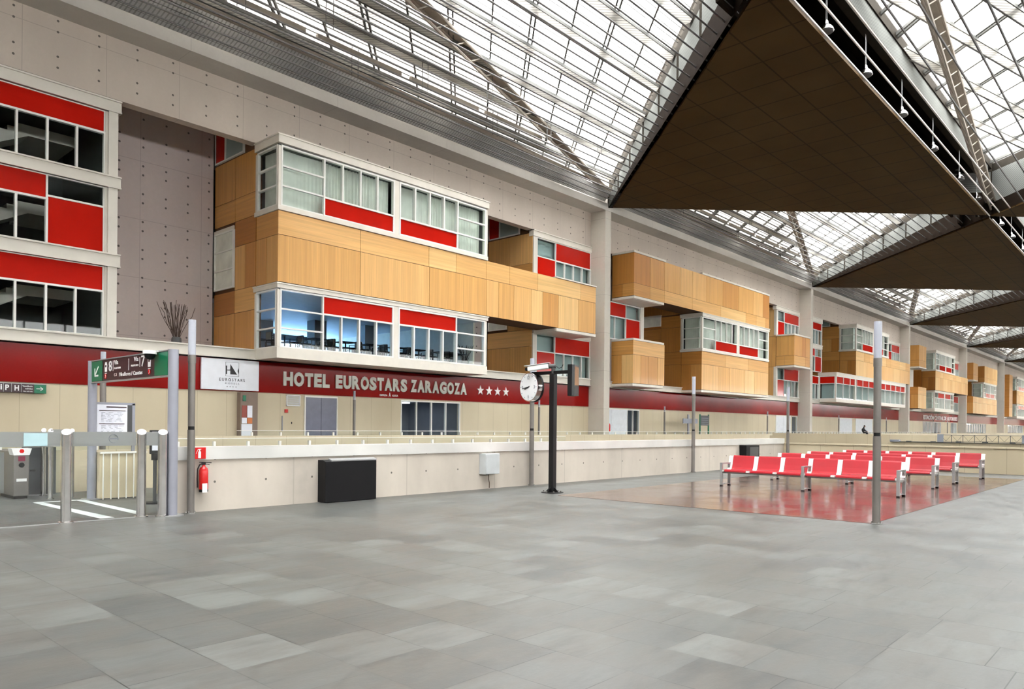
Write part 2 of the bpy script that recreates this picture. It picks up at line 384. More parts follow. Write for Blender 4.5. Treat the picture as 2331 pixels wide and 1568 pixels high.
# upper concrete wall with its overhanging ledge
struct(MB().box(-40, 300, 32, 32.5, 14.6, 17.06).build('wall_hotel', M_conc), 'board-marked concrete wall above the hotel with dark tie holes')
e = struct(MB().box(-40, 300, 30.7, 32.5, 17.06, 17.56).build('trim_1', M_ledge), 'long pale concrete ledge along the top of the wall')
struct(MB().box(-40, 300, 31.0, 31.3, 17.57, 19.4).build('trim_1', M_ledge))  # added upstand that blocks the bright strip of sky above the ledge
struct(MB().box(-40, 300, 32.5, 46, 17.56, 18.0).build('ceiling_hotel', M_conc))
struct(MB().box(-40, 17.5, 45.5, 46, 0, 18).box(30.7, 300, 45.5, 46, 0, 18).box(17.5, 30.7, 45.5, 46, 0, 5.3).box(17.5, 30.7, 45.5, 46, 7.3, 18).build('wall_hotel_rear', M_room))
struct(MB().box(11.3, 17.3, 36.1, 36.4, 0, 17.5).build('wall_recess', M_conc_rec), 'recessed concrete wall with rows of tie holes')
struct(MB().box(30.85, 36.95, 36.1, 36.4, 0, 17.5).build('wall_recess', M_conc_rec))
for k in (1, 2, 3, 4, 5):
    struct(MB().box(50.65 + PER * (k - 1), 56.45 + PER * (k - 1), 36.1, 36.4, 0, 17.5).build('wall_recess', M_conc_rec))
    struct(MB().box(69.9 + PER * (k - 1), 76.2 + PER * (k - 1), 36.1, 36.4, 0, 17.5).build('wall_recess', M_conc_rec))
# columns
ordn = ['nearest', 'second', 'third', 'fourth', 'fifth', 'sixth', 'seventh']
for k in range(-1, 6):
    x1 = 44.15 + PER * k
    o = MB().box(x1 - .7, x1, 30.72, 32.3, 0, 17.06).build('concrete_column', M_col)
    tag(o, ('tall concrete column standing %s in the row along the hotel front' % ordn[k]) if k >= 0 else 'concrete column out of view at left of the row', 'column', 'hotel front columns')

# ---- roof: coffered triangles (ceiling) and skylights
def lerp(a, b, t): return tuple(a[i] + (b[i] - a[i]) * t for i in range(len(a)))
ZS = 17.28
def roofz(y): return 18.8 + .11 * (AY - y) if y > BY else 21.0 - .05 * (BY - y)
def edge_faces(par, P, Q, hp, hq, skipband=False):
    """vertical truss side between plan points P and Q; hp,hq = height of the solid dark lower part"""
    n = 24
    dk = MB(); bd = MB(); tp = MB(); br = MB()
    d = Vector((Q[0] - P[0], Q[1] - P[1], 0)); L = d.length; d.normalize(); nr = Vector((d.y, -d.x, 0)) * .04
    def pt(t, z): return (P[0] + (Q[0] - P[0]) * t, P[1] + (Q[1] - P[1]) * t, z)
    for i in range(n):
        t0, t1 = i / n, (i + 1) / n
        h0 = hp + (hq - hp) * t0; h1 = hp + (hq - hp) * t1
        z0, z1 = roofz(pt(t0, 0)[1]), roofz(pt(t1, 0)[1])
        q0, q1 = min(h0, z0 - ZS - .9), min(h1, z1 - ZS - .9)
        dk.prism([pt(t0, ZS), pt(t1, ZS), pt(t1, ZS + q1), pt(t0, ZS + q0)], nr)
        bd.prism([pt(t0, ZS + q0), pt(t1, ZS + q1), pt(t1, z1 - .55), pt(t0, z0 - .55)], nr * .5)
        tp.prism([pt(t0, z0 - .55), pt(t1, z1 - .55), pt(t1, z1 + .35), pt(t0, z0 + .35)], nr * 2)
        if i % 3 == 0: br.bar(pt(t0, ZS + q0 - .05), pt(t0, z0 - .5), .12, .12)
    dk.build('side_panel', M_dark, par); bd.build('mesh_band', M_band, par); tp.build('top_beam', M_truss, par); br.build('hangers', M_truss, par)
for k in range(-1, 8):
    a = (Ax(k), AY); b0 = (Bx(k - 1), BY); b1 = (Bx(k), BY)
    r = empty('ceiling', (Ax(k), 20, ZS)); struct(r)
    cn = ((a[0] + b0[0] + b1[0]) / 3, (a[1] + b0[1] + b1[1]) / 3); sh = lambda p: (cn[0] + (p[0] - cn[0]) * .972, cn[1] + (p[1] - cn[1]) * .972, ZS - .06)
    MB().prism([sh(a), sh(b0), sh(b1)], (0, 0, .12)).build('soffit', M_tiles, r)
    MB().prism([(a[0], a[1], 18.95), (b0[0], b0[1], 21.15), (b1[0], b1[1], 21.15)], (0, 0, .25)).build('roof_deck', M_dark, r)
    edge_faces(r, b0, a, 1.7, .05); edge_faces(r, a, b1, .05, 1.7)
    # open side along the middle line: dark lattice truss
    dk = MB(); n = 16
    for i in range(n + 1):
        x = b0[0] + (b1[0] - b0[0]) * i / n
        if i < n:
            x2 = x + PER / n; dk.bar((x, BY + .9, ZS + .1), (x2, BY + 2.2, 20.3), .14, .14)
        dk.bar((x, BY + .9, ZS + .1), (x, BY + 2.2, 20.3), .12, .12)
    dk.build('lattice_braces', M_truss, r)
    MB().box(b0[0] + .5, b1[0] - .5, BY + .6, BY + .75, ZS + .05, ZS + .4).build('lower_chord', M_dark, r)
    MB().box(b0[0] + 1, b1[0] - 1, BY + 2.2, BY + 2.35, ZS + .06, 21.4).build('side_panel', M_dark, r)
    MB().box(b0[0] + 1.5, b1[0] - 1.5, BY - .1, BY + .25, 19.3, 19.55).build('upper_chord', M_truss, r)
    MB().box(b0[0] + 1.5, b1[0] - 1.5, BY - .05, BY + .0, 19.55, 20.5).build('mesh_band', M_band, r)
    MB().box(b0[0] + .5, b1[0] - .5, BY - .12, BY + .3, 20.5, 21.3).build('top_beam', M_truss, r)
    # mirrored triangle on the other side of the middle line
    c0 = (Ax(k), CY); c1 = (Ax(k + 1), CY); b = (Bx(k), BY)
    r = empty('ceiling', (Bx(k), 0, ZS)); struct(r)
    MB().prism([(b[0], b[1], ZS - .06), (c0[0], c0[1], ZS - .06), (c1[0], c1[1], ZS - .06)], (0, 0, .12)).build('soffit', M_tiles, r)
    MB().prism([(b[0], b[1], 21.35), (c0[0], c0[1], 20.4), (c1[0], c1[1], 20.4)], (0, 0, .25)).build('roof_deck', M_dark, r)
    edge_faces(r, c0, b, 1.5, .9); edge_faces(r, b, c1, .9, 1.5)
struct(MB().box(-40, 300, -30, CY, 20, 20.4).build('ceiling', M_tiles))
struct(MB().box(-40, 300, CY - .1, CY, ZS, 20.2).build('trim_2', M_dark))
# back caps so the hall is closed beyond the last bays
struct(MB().box(-40, -34, -30, 31, 18, 18.3).build('ceiling', M_dark)); struct(MB().box(297, 300, -30, 31, 18, 18.3).build('ceiling', M_dark))

def skylight(k):
    """glazed triangle between two coffers, base on the hotel wall"""
    r = empty('skylight', (Bx(k), 22, ZS))
    tag(r, 'triangular glazed skylight over the hotel side, %s bay from the left' % (ordn[k] if 0 <= k < 7 else 'outlying'), 'skylight', 'hotel side skylights')
    xl = lambda y: Ax(k) + (AY - y) * (Bx(k) - Ax(k)) / (AY - BY)
    xr = lambda y: Ax(k + 1) - (AY - y) * (Bx(k) - Ax(k)) / (AY - BY)
    hp_ = (Ax(k) + 8.69, AY - 8.91, roofz(AY - 8.91)); a_ = (Ax(k + 1), AY + 1, roofz(AY + 1))
    MB().prism([hp_, (Bx(k), BY, roofz(BY)), a_], (0, 0, .04)).build('glazing', M_skyglass, r)
    MB().prism([(Ax(k), AY + 1, roofz(AY + 1)), hp_, a_], (0, 0, .04)).build('ribbed_roof_deck', M_deck, r)
    # pipes hanging level across the opening
    if k < 6:
        y = BY + .9
        while y < AY - .4:
            MB().cyl((xl(y) - .45, y, ZS + .28), (xr(y) + .45, y, ZS + .28), .038 if k < 3 else .045, 6).build('pipe', M_pipe, r); y += .66
    # mullions parallel to the right-hand edge
    dx = (Bx(k) - Ax(k)) / (AY - BY)
    i = 0
    s = 2.4
    while s < 2 * (Bx(k) - Ax(k)) - 1:
        # line x = xr(y) - s, from wall to left edge
        yend = AY - ((Ax(k + 1) - Ax(k)) - s) / (2 * dx)
        yend = max(yend, BY)
        offs = (-.14, .14) if i % 2 else (0,)
        mb = MB()
        for of in offs:
            mb.bar((xr(AY) - s + of, AY, roofz(AY) - .12), (xr(yend) - s + of, yend, roofz(yend) - .12), .075, .16)
        mb.build('mullion', M_mull, r); s += 2.55; i += 1
    # horizontal ribs: shallow mesh troughs parallel to the hall
    y = BY + 2.02
    while y < AY - 1:
        z = roofz(y)
        MB().box(xl(y), xr(y), y - .27, y + .27, z - .30, z - .27).build('rib', M_rib, r)
        MB().box(xl(y), xr(y), y - .30, y - .26, z - .34, z - .2).box(xl(y), xr(y), y + .26, y + .30, z - .34, z - .2).build('rib_edge', M_mull, r)
        y += 2.08
    y = BY + .6; mb = MB()
    while y < AY - .3:
        mb.box(xl(y), xr(y), y - .012, y + .012, roofz(y) - .05, roofz(y) - .01); y += .35
    mb.build('glazing_bars', M_mull, r)
    # hip truss running from the right-hand wall node
    A = Vector((Ax(k + 1), AY, 18.3)); E = Vector((Ax(k) + 1.5, AY - .293 * 37.5, 20.0))
    mb = MB(); d = (E - A)
    for of in ((-.28, -.1), (.28, -.1), (0, -.75)):
        mb.cyl(A + Vector((0, of[0], of[1] * .3)), E + Vector((0, of[0], of[1])), .07, 6)
    for j in range(26):
        t = j / 26; t2 = (j + .5) / 26; t3 = (j + 1) / 26
        q = lambda tt, a, b: A + d * tt + Vector((0, a, b * (.3 + .7 * tt)))
        mb.bar(q(t, -.28, -.1), q(t2, 0, -.75), .05, .05); mb.bar(q(t2, 0, -.75), q(t3, .28, -.1), .05, .05); mb.bar(q(t, -.28, -.1), q(t, .28, -.1), .05, .05)
    mb.build('hip_truss', M_hip, r)
    MB().prism([tuple(A + Vector((0, -.3, .02))), tuple(A + Vector((0, .3, .02))), tuple(E + Vector((0, .3, .02))), tuple(E + Vector((0, -.3, .02)))], (0, 0, .03)).build('hip_plate', M_hip, r)
    # wire screen between the hip truss and the wall
    hx = lambda t: A + d * t
    MB().prism([(Ax(k) + .5, AY - .02, 17.6), (Ax(k + 1) - .5, AY - .02, 17.6), (Ax(k + 1) - 1, AY - .85, 18.0), (Bx(k), AY - .95, 18.6), (Ax(k) + 1, AY - .95, 18.9)], (0, 0, .015)).build('ribbed_screen', M_screen, r)
    # tapered brown edge beam
    n = 14; mb = MB()
    for j in range(n):
        x0 = Ax(k) + 1 + (PER - 1.4) * j / n; x1 = Ax(k) + 1 + (PER - 1.4) * (j + 1) / n
        f = lambda x: (x - Ax(k)) / PER
        z0 = 18.95 - .75 * f(x0) ** 1.3; z1 = 18.95 - .75 * f(x1) ** 1.3; h0 = .5 * (1 - .75 * f(x0)); h1 = .5 * (1 - .75 * f(x1))
        mb.prism([(x0, AY - 1., z0), (x1, AY - 1., z1), (x1, AY - 1., z1 - h1), (x0, AY - 1., z0 - h0)], (0, .12, 0))
    mb.build('edge_beam', M_hip, r)
    mb = MB()
    for z in (17.75, 17.98, 18.2, 18.42): mb.bar((Ax(k) + .5, AY - .1 - (z - 17.7) * .9, z), (Ax(k + 1) - 3, AY - .1 - (z - 17.7) * .55, 17.6 + (z - 17.6) * .7), .02, .02)
    mb.build('screen_wires', M_pipe, r)
    if k < 3:
        for j in range(9):
            x = Ax(k) + 6 + j * 3.1; y = AY - 2.4 - (j % 3) * 1.3
            if y < AY - .3 and x > xl(y):
                mb = MB().cyl((x, y, ZS + .3), (x, y, roofz(y) - .2), .018, 5).cyl((x + .35, y, ZS + .3), (x + .35, y, roofz(y) - .2), .018, 5)
                mb.bar((x, y, ZS + .9), (x + .35, y, ZS + .9), .03, .03); mb.build('hanger', M_pipe, r)
    # service gutter in short lengths
    if k < 3:
        for j in range(4):
            x = Ax(k) + 8 + j * 5.2; MB().box(x, x + 4.6, AY - 2.9, AY - 2.72, 18.25, 18.45).build('cable_tray', M_hip, r)
for k in range(-1, 7): skylight(k)
def skylight_b(k):
    r = empty('skylight', (Ax(k), 4, ZS))
    tag(r, 'triangular glazed skylight beyond the middle line of the hall, %s from the left' % (ordn[k] if 0 <= k < 7 else 'outlying'), 'skylight', 'far side skylights')
    b0, b1 = Bx(k - 1), Bx(k); dx = (b1 - b0) / 2 / (BY - CY)
    xl = lambda y: b0 + (BY - y) * dx
    xr = lambda y: b1 - (BY - y) * dx
    MB().prism([(b0, BY, roofz(BY - .01)), (Ax(k), CY, roofz(CY)), (b1, BY, roofz(BY - .01))], (0, 0, .04)).build('glazing', M_skyglass, r)
    y = BY - .62; i = 0
    while y > CY + .6:
        MB().cyl((xl(y) - .4, y, ZS + .0), (xr(y) + .4, y, ZS + .0), .05, 6).build('pipe', M_pipe if i > 1 else M_pipe_lit, r); y -= .95 if i else .75; i += 1
    # mullions along the rising diagonal (parallel to the left edge reversed)
    s = 2.2; i = 0
    while s < PER - 1:
        x0 = b0 + s; yend = BY - (PER - s) / (2 * dx)
        # parallel to the right-hand edge: x = x0 - (BY-y)*dx
        yend = BY - s / (2 * dx)
        mb = MB()
        for of in ((-.14, .14) if i % 2 else (0,)):
            mb.bar((x0 + of, BY, 20.75), (x0 - (BY - yend) * dx + of, yend, roofz(yend) - .2), .10, .16)
        mb.build('mullion', M_mull, r); s += 2.55; i += 1
    s = -30.
    while s < PER - 5:
        # ribs fall away to the right, x0 = where the rib meets the middle line, clipped to the triangle
        x0 = b0 + s; g = .27
        sa = max(0., -s / (1 / g + dx) * 1.0) if s < 0 else 0.
        ya = BY - (sa if s < 0 else 0.); xa = x0 + (BY - ya) / g
        sb = (b1 - x0) / (1 / g + dx); yb = BY - sb; xb = x0 + sb / g
        if s < 0:
            sa = -s / (1 / g - dx); ya = BY - sa; xa = x0 + sa / g
        s += 9.2
        if yb > ya - 1 or ya < CY + 2: continue
        P0 = Vector((xa, ya, 20.55)); P1 = Vector((xb, yb, roofz(yb) - .35))
        MB().bar(P0, P1, .55, .03).build('rib', M_rib, r)
        n = (P1 - P0).normalized().cross(Vector((0, 0, 1))) * .28
        MB().bar(P0 + n, P1 + n, .05, .14).bar(P0 - n, P1 - n, .05, .14).build('rib_edge', M_mull, r)
    A = Vector((b1, BY, 18.3)); E = Vector((b0 + 4, BY - 3.1, 20.2)); mb = MB(); d = E - A
    for of in ((-.28, -.1), (.28, -.1), (0, -.6)): mb.cyl(A + Vector((0, of[0], of[1])), E + Vector((0, of[0], of[1])), .07, 6)
    for j in range(26):
        t = j / 26; t2 = (j + .5) / 26; t3 = (j + 1) / 26; q = lambda tt, a, b: A + d * tt + Vector((0, a, b))
        mb.bar(q(t, -.28, -.1), q(t2, 0, -.6), .05, .05); mb.bar(q(t2, 0, -.6), q(t3, .28, -.1), .05, .05)
    mb.build('hip_truss', M_hip, r)
    MB().prism([tuple(A + Vector((0, -.3, .02))), tuple(A + Vector((0, .3, .02))), tuple(E + Vector((0, .3, .02))), tuple(E + Vector((0, -.3, .02)))], (0, 0, .03)).build('hip_plate', M_hip, r)
    MB().box(b0 + .6, b1 - .4, BY - .03, BY + .03, 17.12, 17.18).build('edge_pipe', M_pipe_lit, r)
for k in range(0, 7): skylight_b(k)
# pendant lamps along the middle line
def pendant():
    r = empty('pendant_lamp', (0, 0, 0))
    MB().lathe((0, 0, 0), [(.30, 0), (.31, .02), (.27, .13), (.17, .25), (.10, .30), (.08, .42), (.05, .46)], 20).build('lamp_shade', M_chrome, r, True)
    MB().lathe((0, 0, 0), [(.27, -.03), (.28, .0)], 20).build('diffuser', M_darkgrey, r, True)
    MB().cyl((0, 0, .45), (0, 0, 1.9), .010, 6).cyl((.12, 0, .3), (.12, 0, 1.9), .005, 5).build('cable', M_alu, r)
    return r
pl = pendant(); first = True
for i, x in enumerate((30.2, 35.1, 40.8, 47.0, 53.6, 58.9, 67.5, 72.5, 78., 84., 90.)):
    o = pl if first else copy_tree(pl); first = False
    o.location = (x, BY + .1, 17.45)
    tag(o, '%s metal pendant lamp in the row along the dark ceiling edge' % ['nearest', 'second nearest', 'third nearest', 'fourth nearest', 'fifth nearest', 'sixth nearest', 'seventh nearest', 'eighth nearest', 'third farthest', 'second farthest', 'farthest'][i], 'lamp', 'pendant lamps along the coffer edges')
# ------------------------------------------------------------------ hotel front
def glaz(parent, plane, P, cells, fr=.07, glass=None, reds=True, fd=.12, out=-1):
    """frame, panes and red panels in a wall plane. plane 'Y': s runs along x; plane 'X': s runs along y"""
    F = MB(); G = MB(); seen = set(); reds_ = []
    def pb(mb, s0, s1, z0, z1, d0, d1):
        if plane == 'Y': mb.box(s0, s1, P + d0, P + d1, z0, z1)
        else: mb.box(P + d0, P + d1, s0, s1, z0, z1)
    h = fr / 2
    for (s0, s1, z0, z1, t) in cells:
        for e in ((s0, s0, z0, z1), (s1, s1, z0, z1), (s0, s1, z0, z0), (s0, s1, z1, z1)):
            kk = tuple(round(v, 2) for v in e)
            if kk in seen: continue
            seen.add(kk); jj = .0011 * len(seen); pb(F, e[0] - h - jj * .2, e[1] + h + jj * .2, e[2] - h - jj * .2, e[3] + h + jj * .2, -.03 - jj, fd - .03 + jj)
        if t == 'g': pb(G, s0, s1, z0, z1, .035, .05)
        elif t in 'rw': reds_.append((s0, s1, z0, z1, t))
    if G.v: G.build('window_glass', glass or M_glass, parent)
    F.build('window_frame', M_whitem, parent)
    for s0, s1, z0, z1, t in reds_:
        mb = MB(); pb(mb, s0 + h, s1 - h, z0 + h, z1 - h, .0, .06); mb.build('red_panel' if t == 'r' else 'white_panel', M_red if t == 'r' else M_panelw, parent)
def curtain(parent, plane, P, s0, s1, z0, z1, mat=None, amp=.05, wl=.19):
    n = int((s1 - s0) / (wl / 5)); mb = MB(); ph = random.random() * 9
    def fn(u, v):
        s = s0 + (s1 - s0) * u
        d = amp * math.sin(2 * math.pi * s / wl + ph + .8 * math.sin(s * 2.1)) * (.5 + .5 * math.sin(s * .9 + 1)) + .03 * math.sin(s * 3.1)
        z = z0 + (z1 - z0) * v
        return (s, P + d, z) if plane == 'Y' else (P + d, s, z)
    mb.grid(fn, n, 1); mb.build('curtain', mat or M_curtain, parent, True)
def hfront(x0, z0, z1, low, rows=None):
    """cell layout of the 13 m bay front"""
    zz = rows or [z0, z0 + (z1 - z0) / 3, z0 + 2 * (z1 - z0) / 3, z1]
    c = []
    for a, b in ((.15, 2.35), (10.93, 13.15)):
        for i in range(3): c.append((x0 + a, x0 + b, zz[i], zz[i + 1], 'g'))
    for g0, g1 in ((2.35, 6.47), (6.86, 10.93)):
        n = 4; st = (g1 - g0) / n
        if low: c.append((x0 + g0, x0 + g1, zz[0], zz[1] - .03, 'r')); a, b = zz[1] - .03, z1
        else: c.append((x0 + g0, x0 + g1, zz[2], z1, 'r')); a, b = z0, zz[2]
        for i in range(n): c.append((x0 + g0 + st * i, x0 + g0 + st * (i + 1), a, b, 'g'))
    return c
def box5(name, x0, x1, y0, y1, z0, z1, mat, parent, t=.08, front=False):
    mb = MB().box(x0, x1, y1 - t, y1, z0, z1).box(x0, x1, y0, y1, z0, z0 + t).box(x0, x1, y0, y1, z1 - t, z1)
    mb.box(x0, x0 + t, y0, y1, z0, z1).box(x1 - t, x1, y0, y1, z0, z1)
    return mb.build(name, mat, parent)
def window_bay(name, label, x0, z0, z1, low, side=True, room='curtain', x1=None, Yf=30.05, cornice=(None, None), base=None, glass=None, cat='window bay', cells=None, sidered=None):
    """projecting glazed bay with white cornice above and white base below"""
    x1 = x1 or x0 + 13.35
    r = empty(name, (x0, Yf, base if base is not None else z0 - .2)); tag(r, label, cat)
    cells = cells or hfront(x0, z0, z1, low)
    glaz(r, 'Y', Yf, cells, glass=glass)
    MB().box(x0 - .02, x0 + .13, Yf - .02, Yf + .14, z0, z1).build('corner_post', M_white, r)
    MB().box(x0 + 6.5, x0 + 6.83, Yf - .05, Yf + .15, z0 - .05, z1 + .05).build('middle_post', M_white, r)
    MB().box(x1 - .2, x1, Yf - .03, Yf + .2, z0, z1 + .02).build('corner_post', M_white, r)
    if side:
        zz = [z0 + (z1 - z0) * i / 3 for i in range(4)]
        if sidered: glaz(r, 'X', x0, [(Yf + .12, 31.9, z0, sidered, 'g'), (Yf + .12, 31.9, sidered, z1, 'r')], glass=glass)
        else: glaz(r, 'X', x0, [(Yf + .12, 31.85, zz[i], zz[i + 1], 'g') for i in range(3)], glass=glass)
        MB().box(x0 - .02, x0 + .12, 31.85, 32.05, z0, z1).build('corner_post', M_white, r)
    if cornice[0] is not None:
        MB().box(x0 - .06, x1 + .06, Yf - .08, 32.1, cornice[0], cornice[1]).box(x0 - .1, x1 + .1, Yf - .12, 32.1, cornice[1] - .06, cornice[1]).build('cornice', M_white, r)
    if base is not None:
        MB().box(x0 - .05, x1 + .02, Yf - .07, 32.1, base, z0 - .02).build('base_slab', M_white, r)
    if room == 'curtain':
        curtain(r, 'Y', Yf + .45, x0 + .35, x0 + 6.45, z0, z1); curtain(r, 'Y', Yf + .45, x0 + 6.9, x1 - .2, z0, z1)
        if side: curtain(r, 'X', x0 + .35, Yf + .45, 31.8, z0, z1)
        box5('interior', x0 + .05, x1 - .02, Yf + .1, 33.5, z0 - .12, z1 + .12, M_room, r) if not side else MB().box(x0 + .05, x1 - .02, Yf + .1, 33.5, z1, z1 + .12).box(x0 + .05, x1, Yf + .1, 33.5, z0 - .15, z0 - .03).box(x0 + .05, x1, 33.4, 33.5, z0, z1).box(x1 - .12, x1 - .03, Yf + .1, 33.5, z0, z1).build('interior', M_room, r)
    elif room == 'blind':
        MB().box(x0 + .12, x1 - .2, Yf + .3, Yf + .33, z0, z1).box(x0 + .3, x0 + .33, Yf + .3, 31.8, z0, z1).build('blind', M_frost, r)
    return r
def panels(mb, plane, P, s0, s1, rows, t=.03, out=-1):
    """rows: (z0, z1, grain, widths or None, tones)"""
    gap = .012
    for (z0, z1, grain, wd, tones) in rows:
        s = s0; i = 0
        while s < s1 - .01:
            ww = wd[i % len(wd)] if isinstance(wd, (list, tuple)) else wd
            e = min(s + ww, s1)
            if s1 - e < .25: e = s1
            m = (tones[i % len(tones)]) * 2 + (0 if grain == 'v' else 1)
            if plane == 'Y': mb.box(s + gap, e - gap, P, P + t, z0 + gap, z1 - gap, m)
            else: mb.box(P, P + t, s + gap, e - gap, z0 + gap, z1 - gap, m)
            s = e; i += 1
WOODS = [wood(i, g) for i in range(6) for g in ('v', 'h')]
M_back = plain('panel_joint_dark', (.10, .045, .015), .8)
def timber_box(label, x0, x1, z0, z1, tall_low=True, Yf=30.05, Yb=31.98, tones=(0, 1, 0, 4), tones2=(1, 0, 4), sidetone=(1, 2), side=True, soffit=None, cap=None, rside=False, seam=None, widths=(2.1, 1.05, 2.1, 3.1), w2=(3.1, 2.1, 4.1)):
    r = empty('timber_clad_box', (x0, Yf, z0)); tag(r, label, 'facade box')
    MB().box(x0 + .035, x1 - .03, Yf + .035, Yb, z0 + .01, z1).build('body', M_back, r)
    sm = seam or (z0 + 2.1 if tall_low else z0 + .97)
    lowg, hig = ('v', 'h') if tall_low else ('h', 'v')
    f = MB(); panels(f, 'Y', Yf, x0, x1, [(z0, sm, lowg, widths if tall_low else w2, tones), (sm, z1, hig, w2 if tall_low else widths, tones2)])
    f.build('front_cladding', WOODS, r)
    if side:
        f = MB(); panels(f, 'X', x0, Yf, Yb, [(z0, sm, lowg, 1.0, sidetone), (sm, z1, hig, 2.1, sidetone[::-1])]); f.build('side_cladding', WOODS, r)
    if rside:
        f = MB(); panels(f, 'X', x1 - .03, Yf, Yb, [(z0, sm, lowg, 1.0, sidetone), (sm, z1, hig, 2.1, sidetone)]); f.build('side_cladding', WOODS, r)
    if soffit:
        for a, b in soffit: MB().box(a - .03, b + .03, Yf - .03, Yb + .0, z0 - .2, z0 - .02).box(a + .12, b - .12, Yf + .12, Yb - .05, z0 - .22, z0 - .2).build('soffit', M_white, r)
    if cap:
        for a, b in cap: MB().box(a - .04, b + .02, Yf - .04, Yb + .0, z1, z1 + .15).build('cap', M_white, r)
    return r
def return_wall(X, cells, wins, y1=36.1, L4=True, name='wall_return'):
    """wood lined side wall of a recess, facing -x. cells: (y0,y1,z0,z1,tone,grain)"""
    r = empty(name, (X, 32, 0)); struct(r)
    MB().box(X + .035, X + .3, 32.02, y1, 4.55, 17.5).build('backing', M_back, r)
    f = MB()
    for (y0, yy, z0, z1, tone, g) in cells: f.box(X, X + .03, y0 + .012, yy - .012, z0 + .012, z1 - .012, tone * 2 + (g == 'h'))
    f.build('side_cladding', WOODS, r)
    for (y0, yy, z0, z1, red) in wins:
        w_ = empty('window', (X, y0, z0)); w_.parent = r; w_.location = (0, y0 - 32, z0); WLOC[w_.name] = (X, y0, z0)
        w_.name = 'window_unit'; WLOC[w_.name] = (X, y0, z0)
        n = 3 if z1 - z0 > 2 else 1; cs = [(y0, yy, z0 + (z1 - z0) * i / n, z0 + (z1 - z0) * (i + 1) / n, 'g') for i in range(n)]
        if red: cs = [(y0, yy - red, z0, z1, 'g'), (yy - red, yy, z0, z1, 'r')]
        glaz(w_, 'X', X - .03, cs); MB().box(X - .005, X + .03, y0, yy, z0, z1).build('blind', M_frost if red else M_curtain, w_)
        MB().box(X - .06, X + .0, y0 - .05, yy + .05, z1, z1 + .2).build('head', M_white, w_)
    return r

# floor-level beams (white steel), full width and at the left block
def beam(name, x0, x1, z0, z1, Y=31.93):
    return struct(MB().box(x0, x1, Y - .02, Y + .05, z0, z1).box(x0, x1, Y - .1, Y + .25, z1 - .06, z1).box(x0, x1, Y - .1, Y + .25, z0, z0 + .05).build(name, M_beam))
for k in range(-1, 6):
    beam('trim_3', 44.17 + PER * (k - 1) if k > -1 else -38, 43.42 + PER * k if k > -1 else 4.3, 4.55, 5.03) if k > -1 else None
# left block: three storeys of stair windows in a white steel frame
def left_block():
    for i, (z0, z1) in enumerate(((14.02, 14.52), (10.98, 11.47), (7.82, 8.36))): beam('trim_4', 4.0, 11.45, z0, z1)
    r = empty('trim_5', (11.1, 32, 5.03)); struct(r, 'white steel corner post of the stair block')
    for z0, z1 in ((5.03, 7.82), (8.36, 10.98), (11.47, 14.02)):
        MB().box(10.98, 11.33, 31.9, 32.3, z0, z1).box(10.88, 10.98, 31.98, 32.1, z0, z1).build('post', M_beam, r)
    struct(MB().box(11.25, 11.33, 32.3, 38, 0, 14.6).build('wall_stair_side', M_beam))
    names = ['top', 'middle', 'lowest']
    for i, (z0, z1) in enumerate(((11.47, 14.02), (8.36, 10.98), (5.03, 7.82))):
        o = empty('window_%d' % (i + 1), (9, 32, z0)); struct(o, '%s stair window in the left block' % names[i])
        if i != 1:
            zt = z1 - (.88 if i == 0 else 1.0); c = [(4.0, 10.87, zt, z1, 'r')] + [(a, b, z0, zt, 'g') for a, b in ((4.0, 5.85), (5.85, 6.85), (6.85, 7.86), (7.86, 8.86), (8.86, 9.87), (9.87, 10.87))]
        else:
            zt = z1 - .93; c = [(4.0, 8.86, zt, z1, 'r'), (8.86, 10.87, zt + .13, z1, 'g'), (8.86, 10.87, z0, zt + .13, 'r')] + [(a, b, z0, zt, 'g') for a, b in ((4.0, 5.85), (5.85, 6.85), (6.85, 7.86), (7.86, 8.86))]
        glaz(o, 'Y', 32.05, c)
        # stair flight and landing seen inside
        s = empty('staircase', (7, 35, z0)); tag(s, 'white concrete stair flight rising to a landing behind the %s window of the left block' % names[i], 'staircase', None)
        xb = 3.6; zb = z0 - 1.0; n = 13; rise = .19; run = .36; pr = []
        zb = z0 + 2.05 - n * rise - .0; xe = 8.9
        pts = []
        for j in range(n):
            pts += [(xe - (n - j) * run, 34.6, zb + j * rise), (xe - (n - j) * run, 34.6, zb + (j + 1) * rise)]
        pts += [(xe, 34.6, zb + n * rise), (xe, 34.6, zb + n * rise - .42), (xe - n * run, 34.6, zb - .42)]
        MB().prism(pts, (0, 1.3, 0)).build('flight', M_white, s)
        MB().box(xe, 10.6, 34.6, 37.2, zb + n * rise - .42, zb + n * rise).build('landing', M_white, s)
    box5('interior', 3.9, 11.24, 32.2, 38.2, 5.0, 14.5, M_room, e_room, .06)
    for z in (7.9, 11.0): MB().box(3.9, 11.2, 36.6, 38.1, z, z + .3).build('floor_slab', M_room, e_room)
e_room = empty('wall_stair_room', (7, 35, 5)); struct(e_room)
left_block()
MB().box(3.9, 4.6, 31.9, 32.3, 4.5, 14.6).build('trim_6', M_beam)['kind'] = 'structure'

T0 = (0, 1, 1, 4, 0)
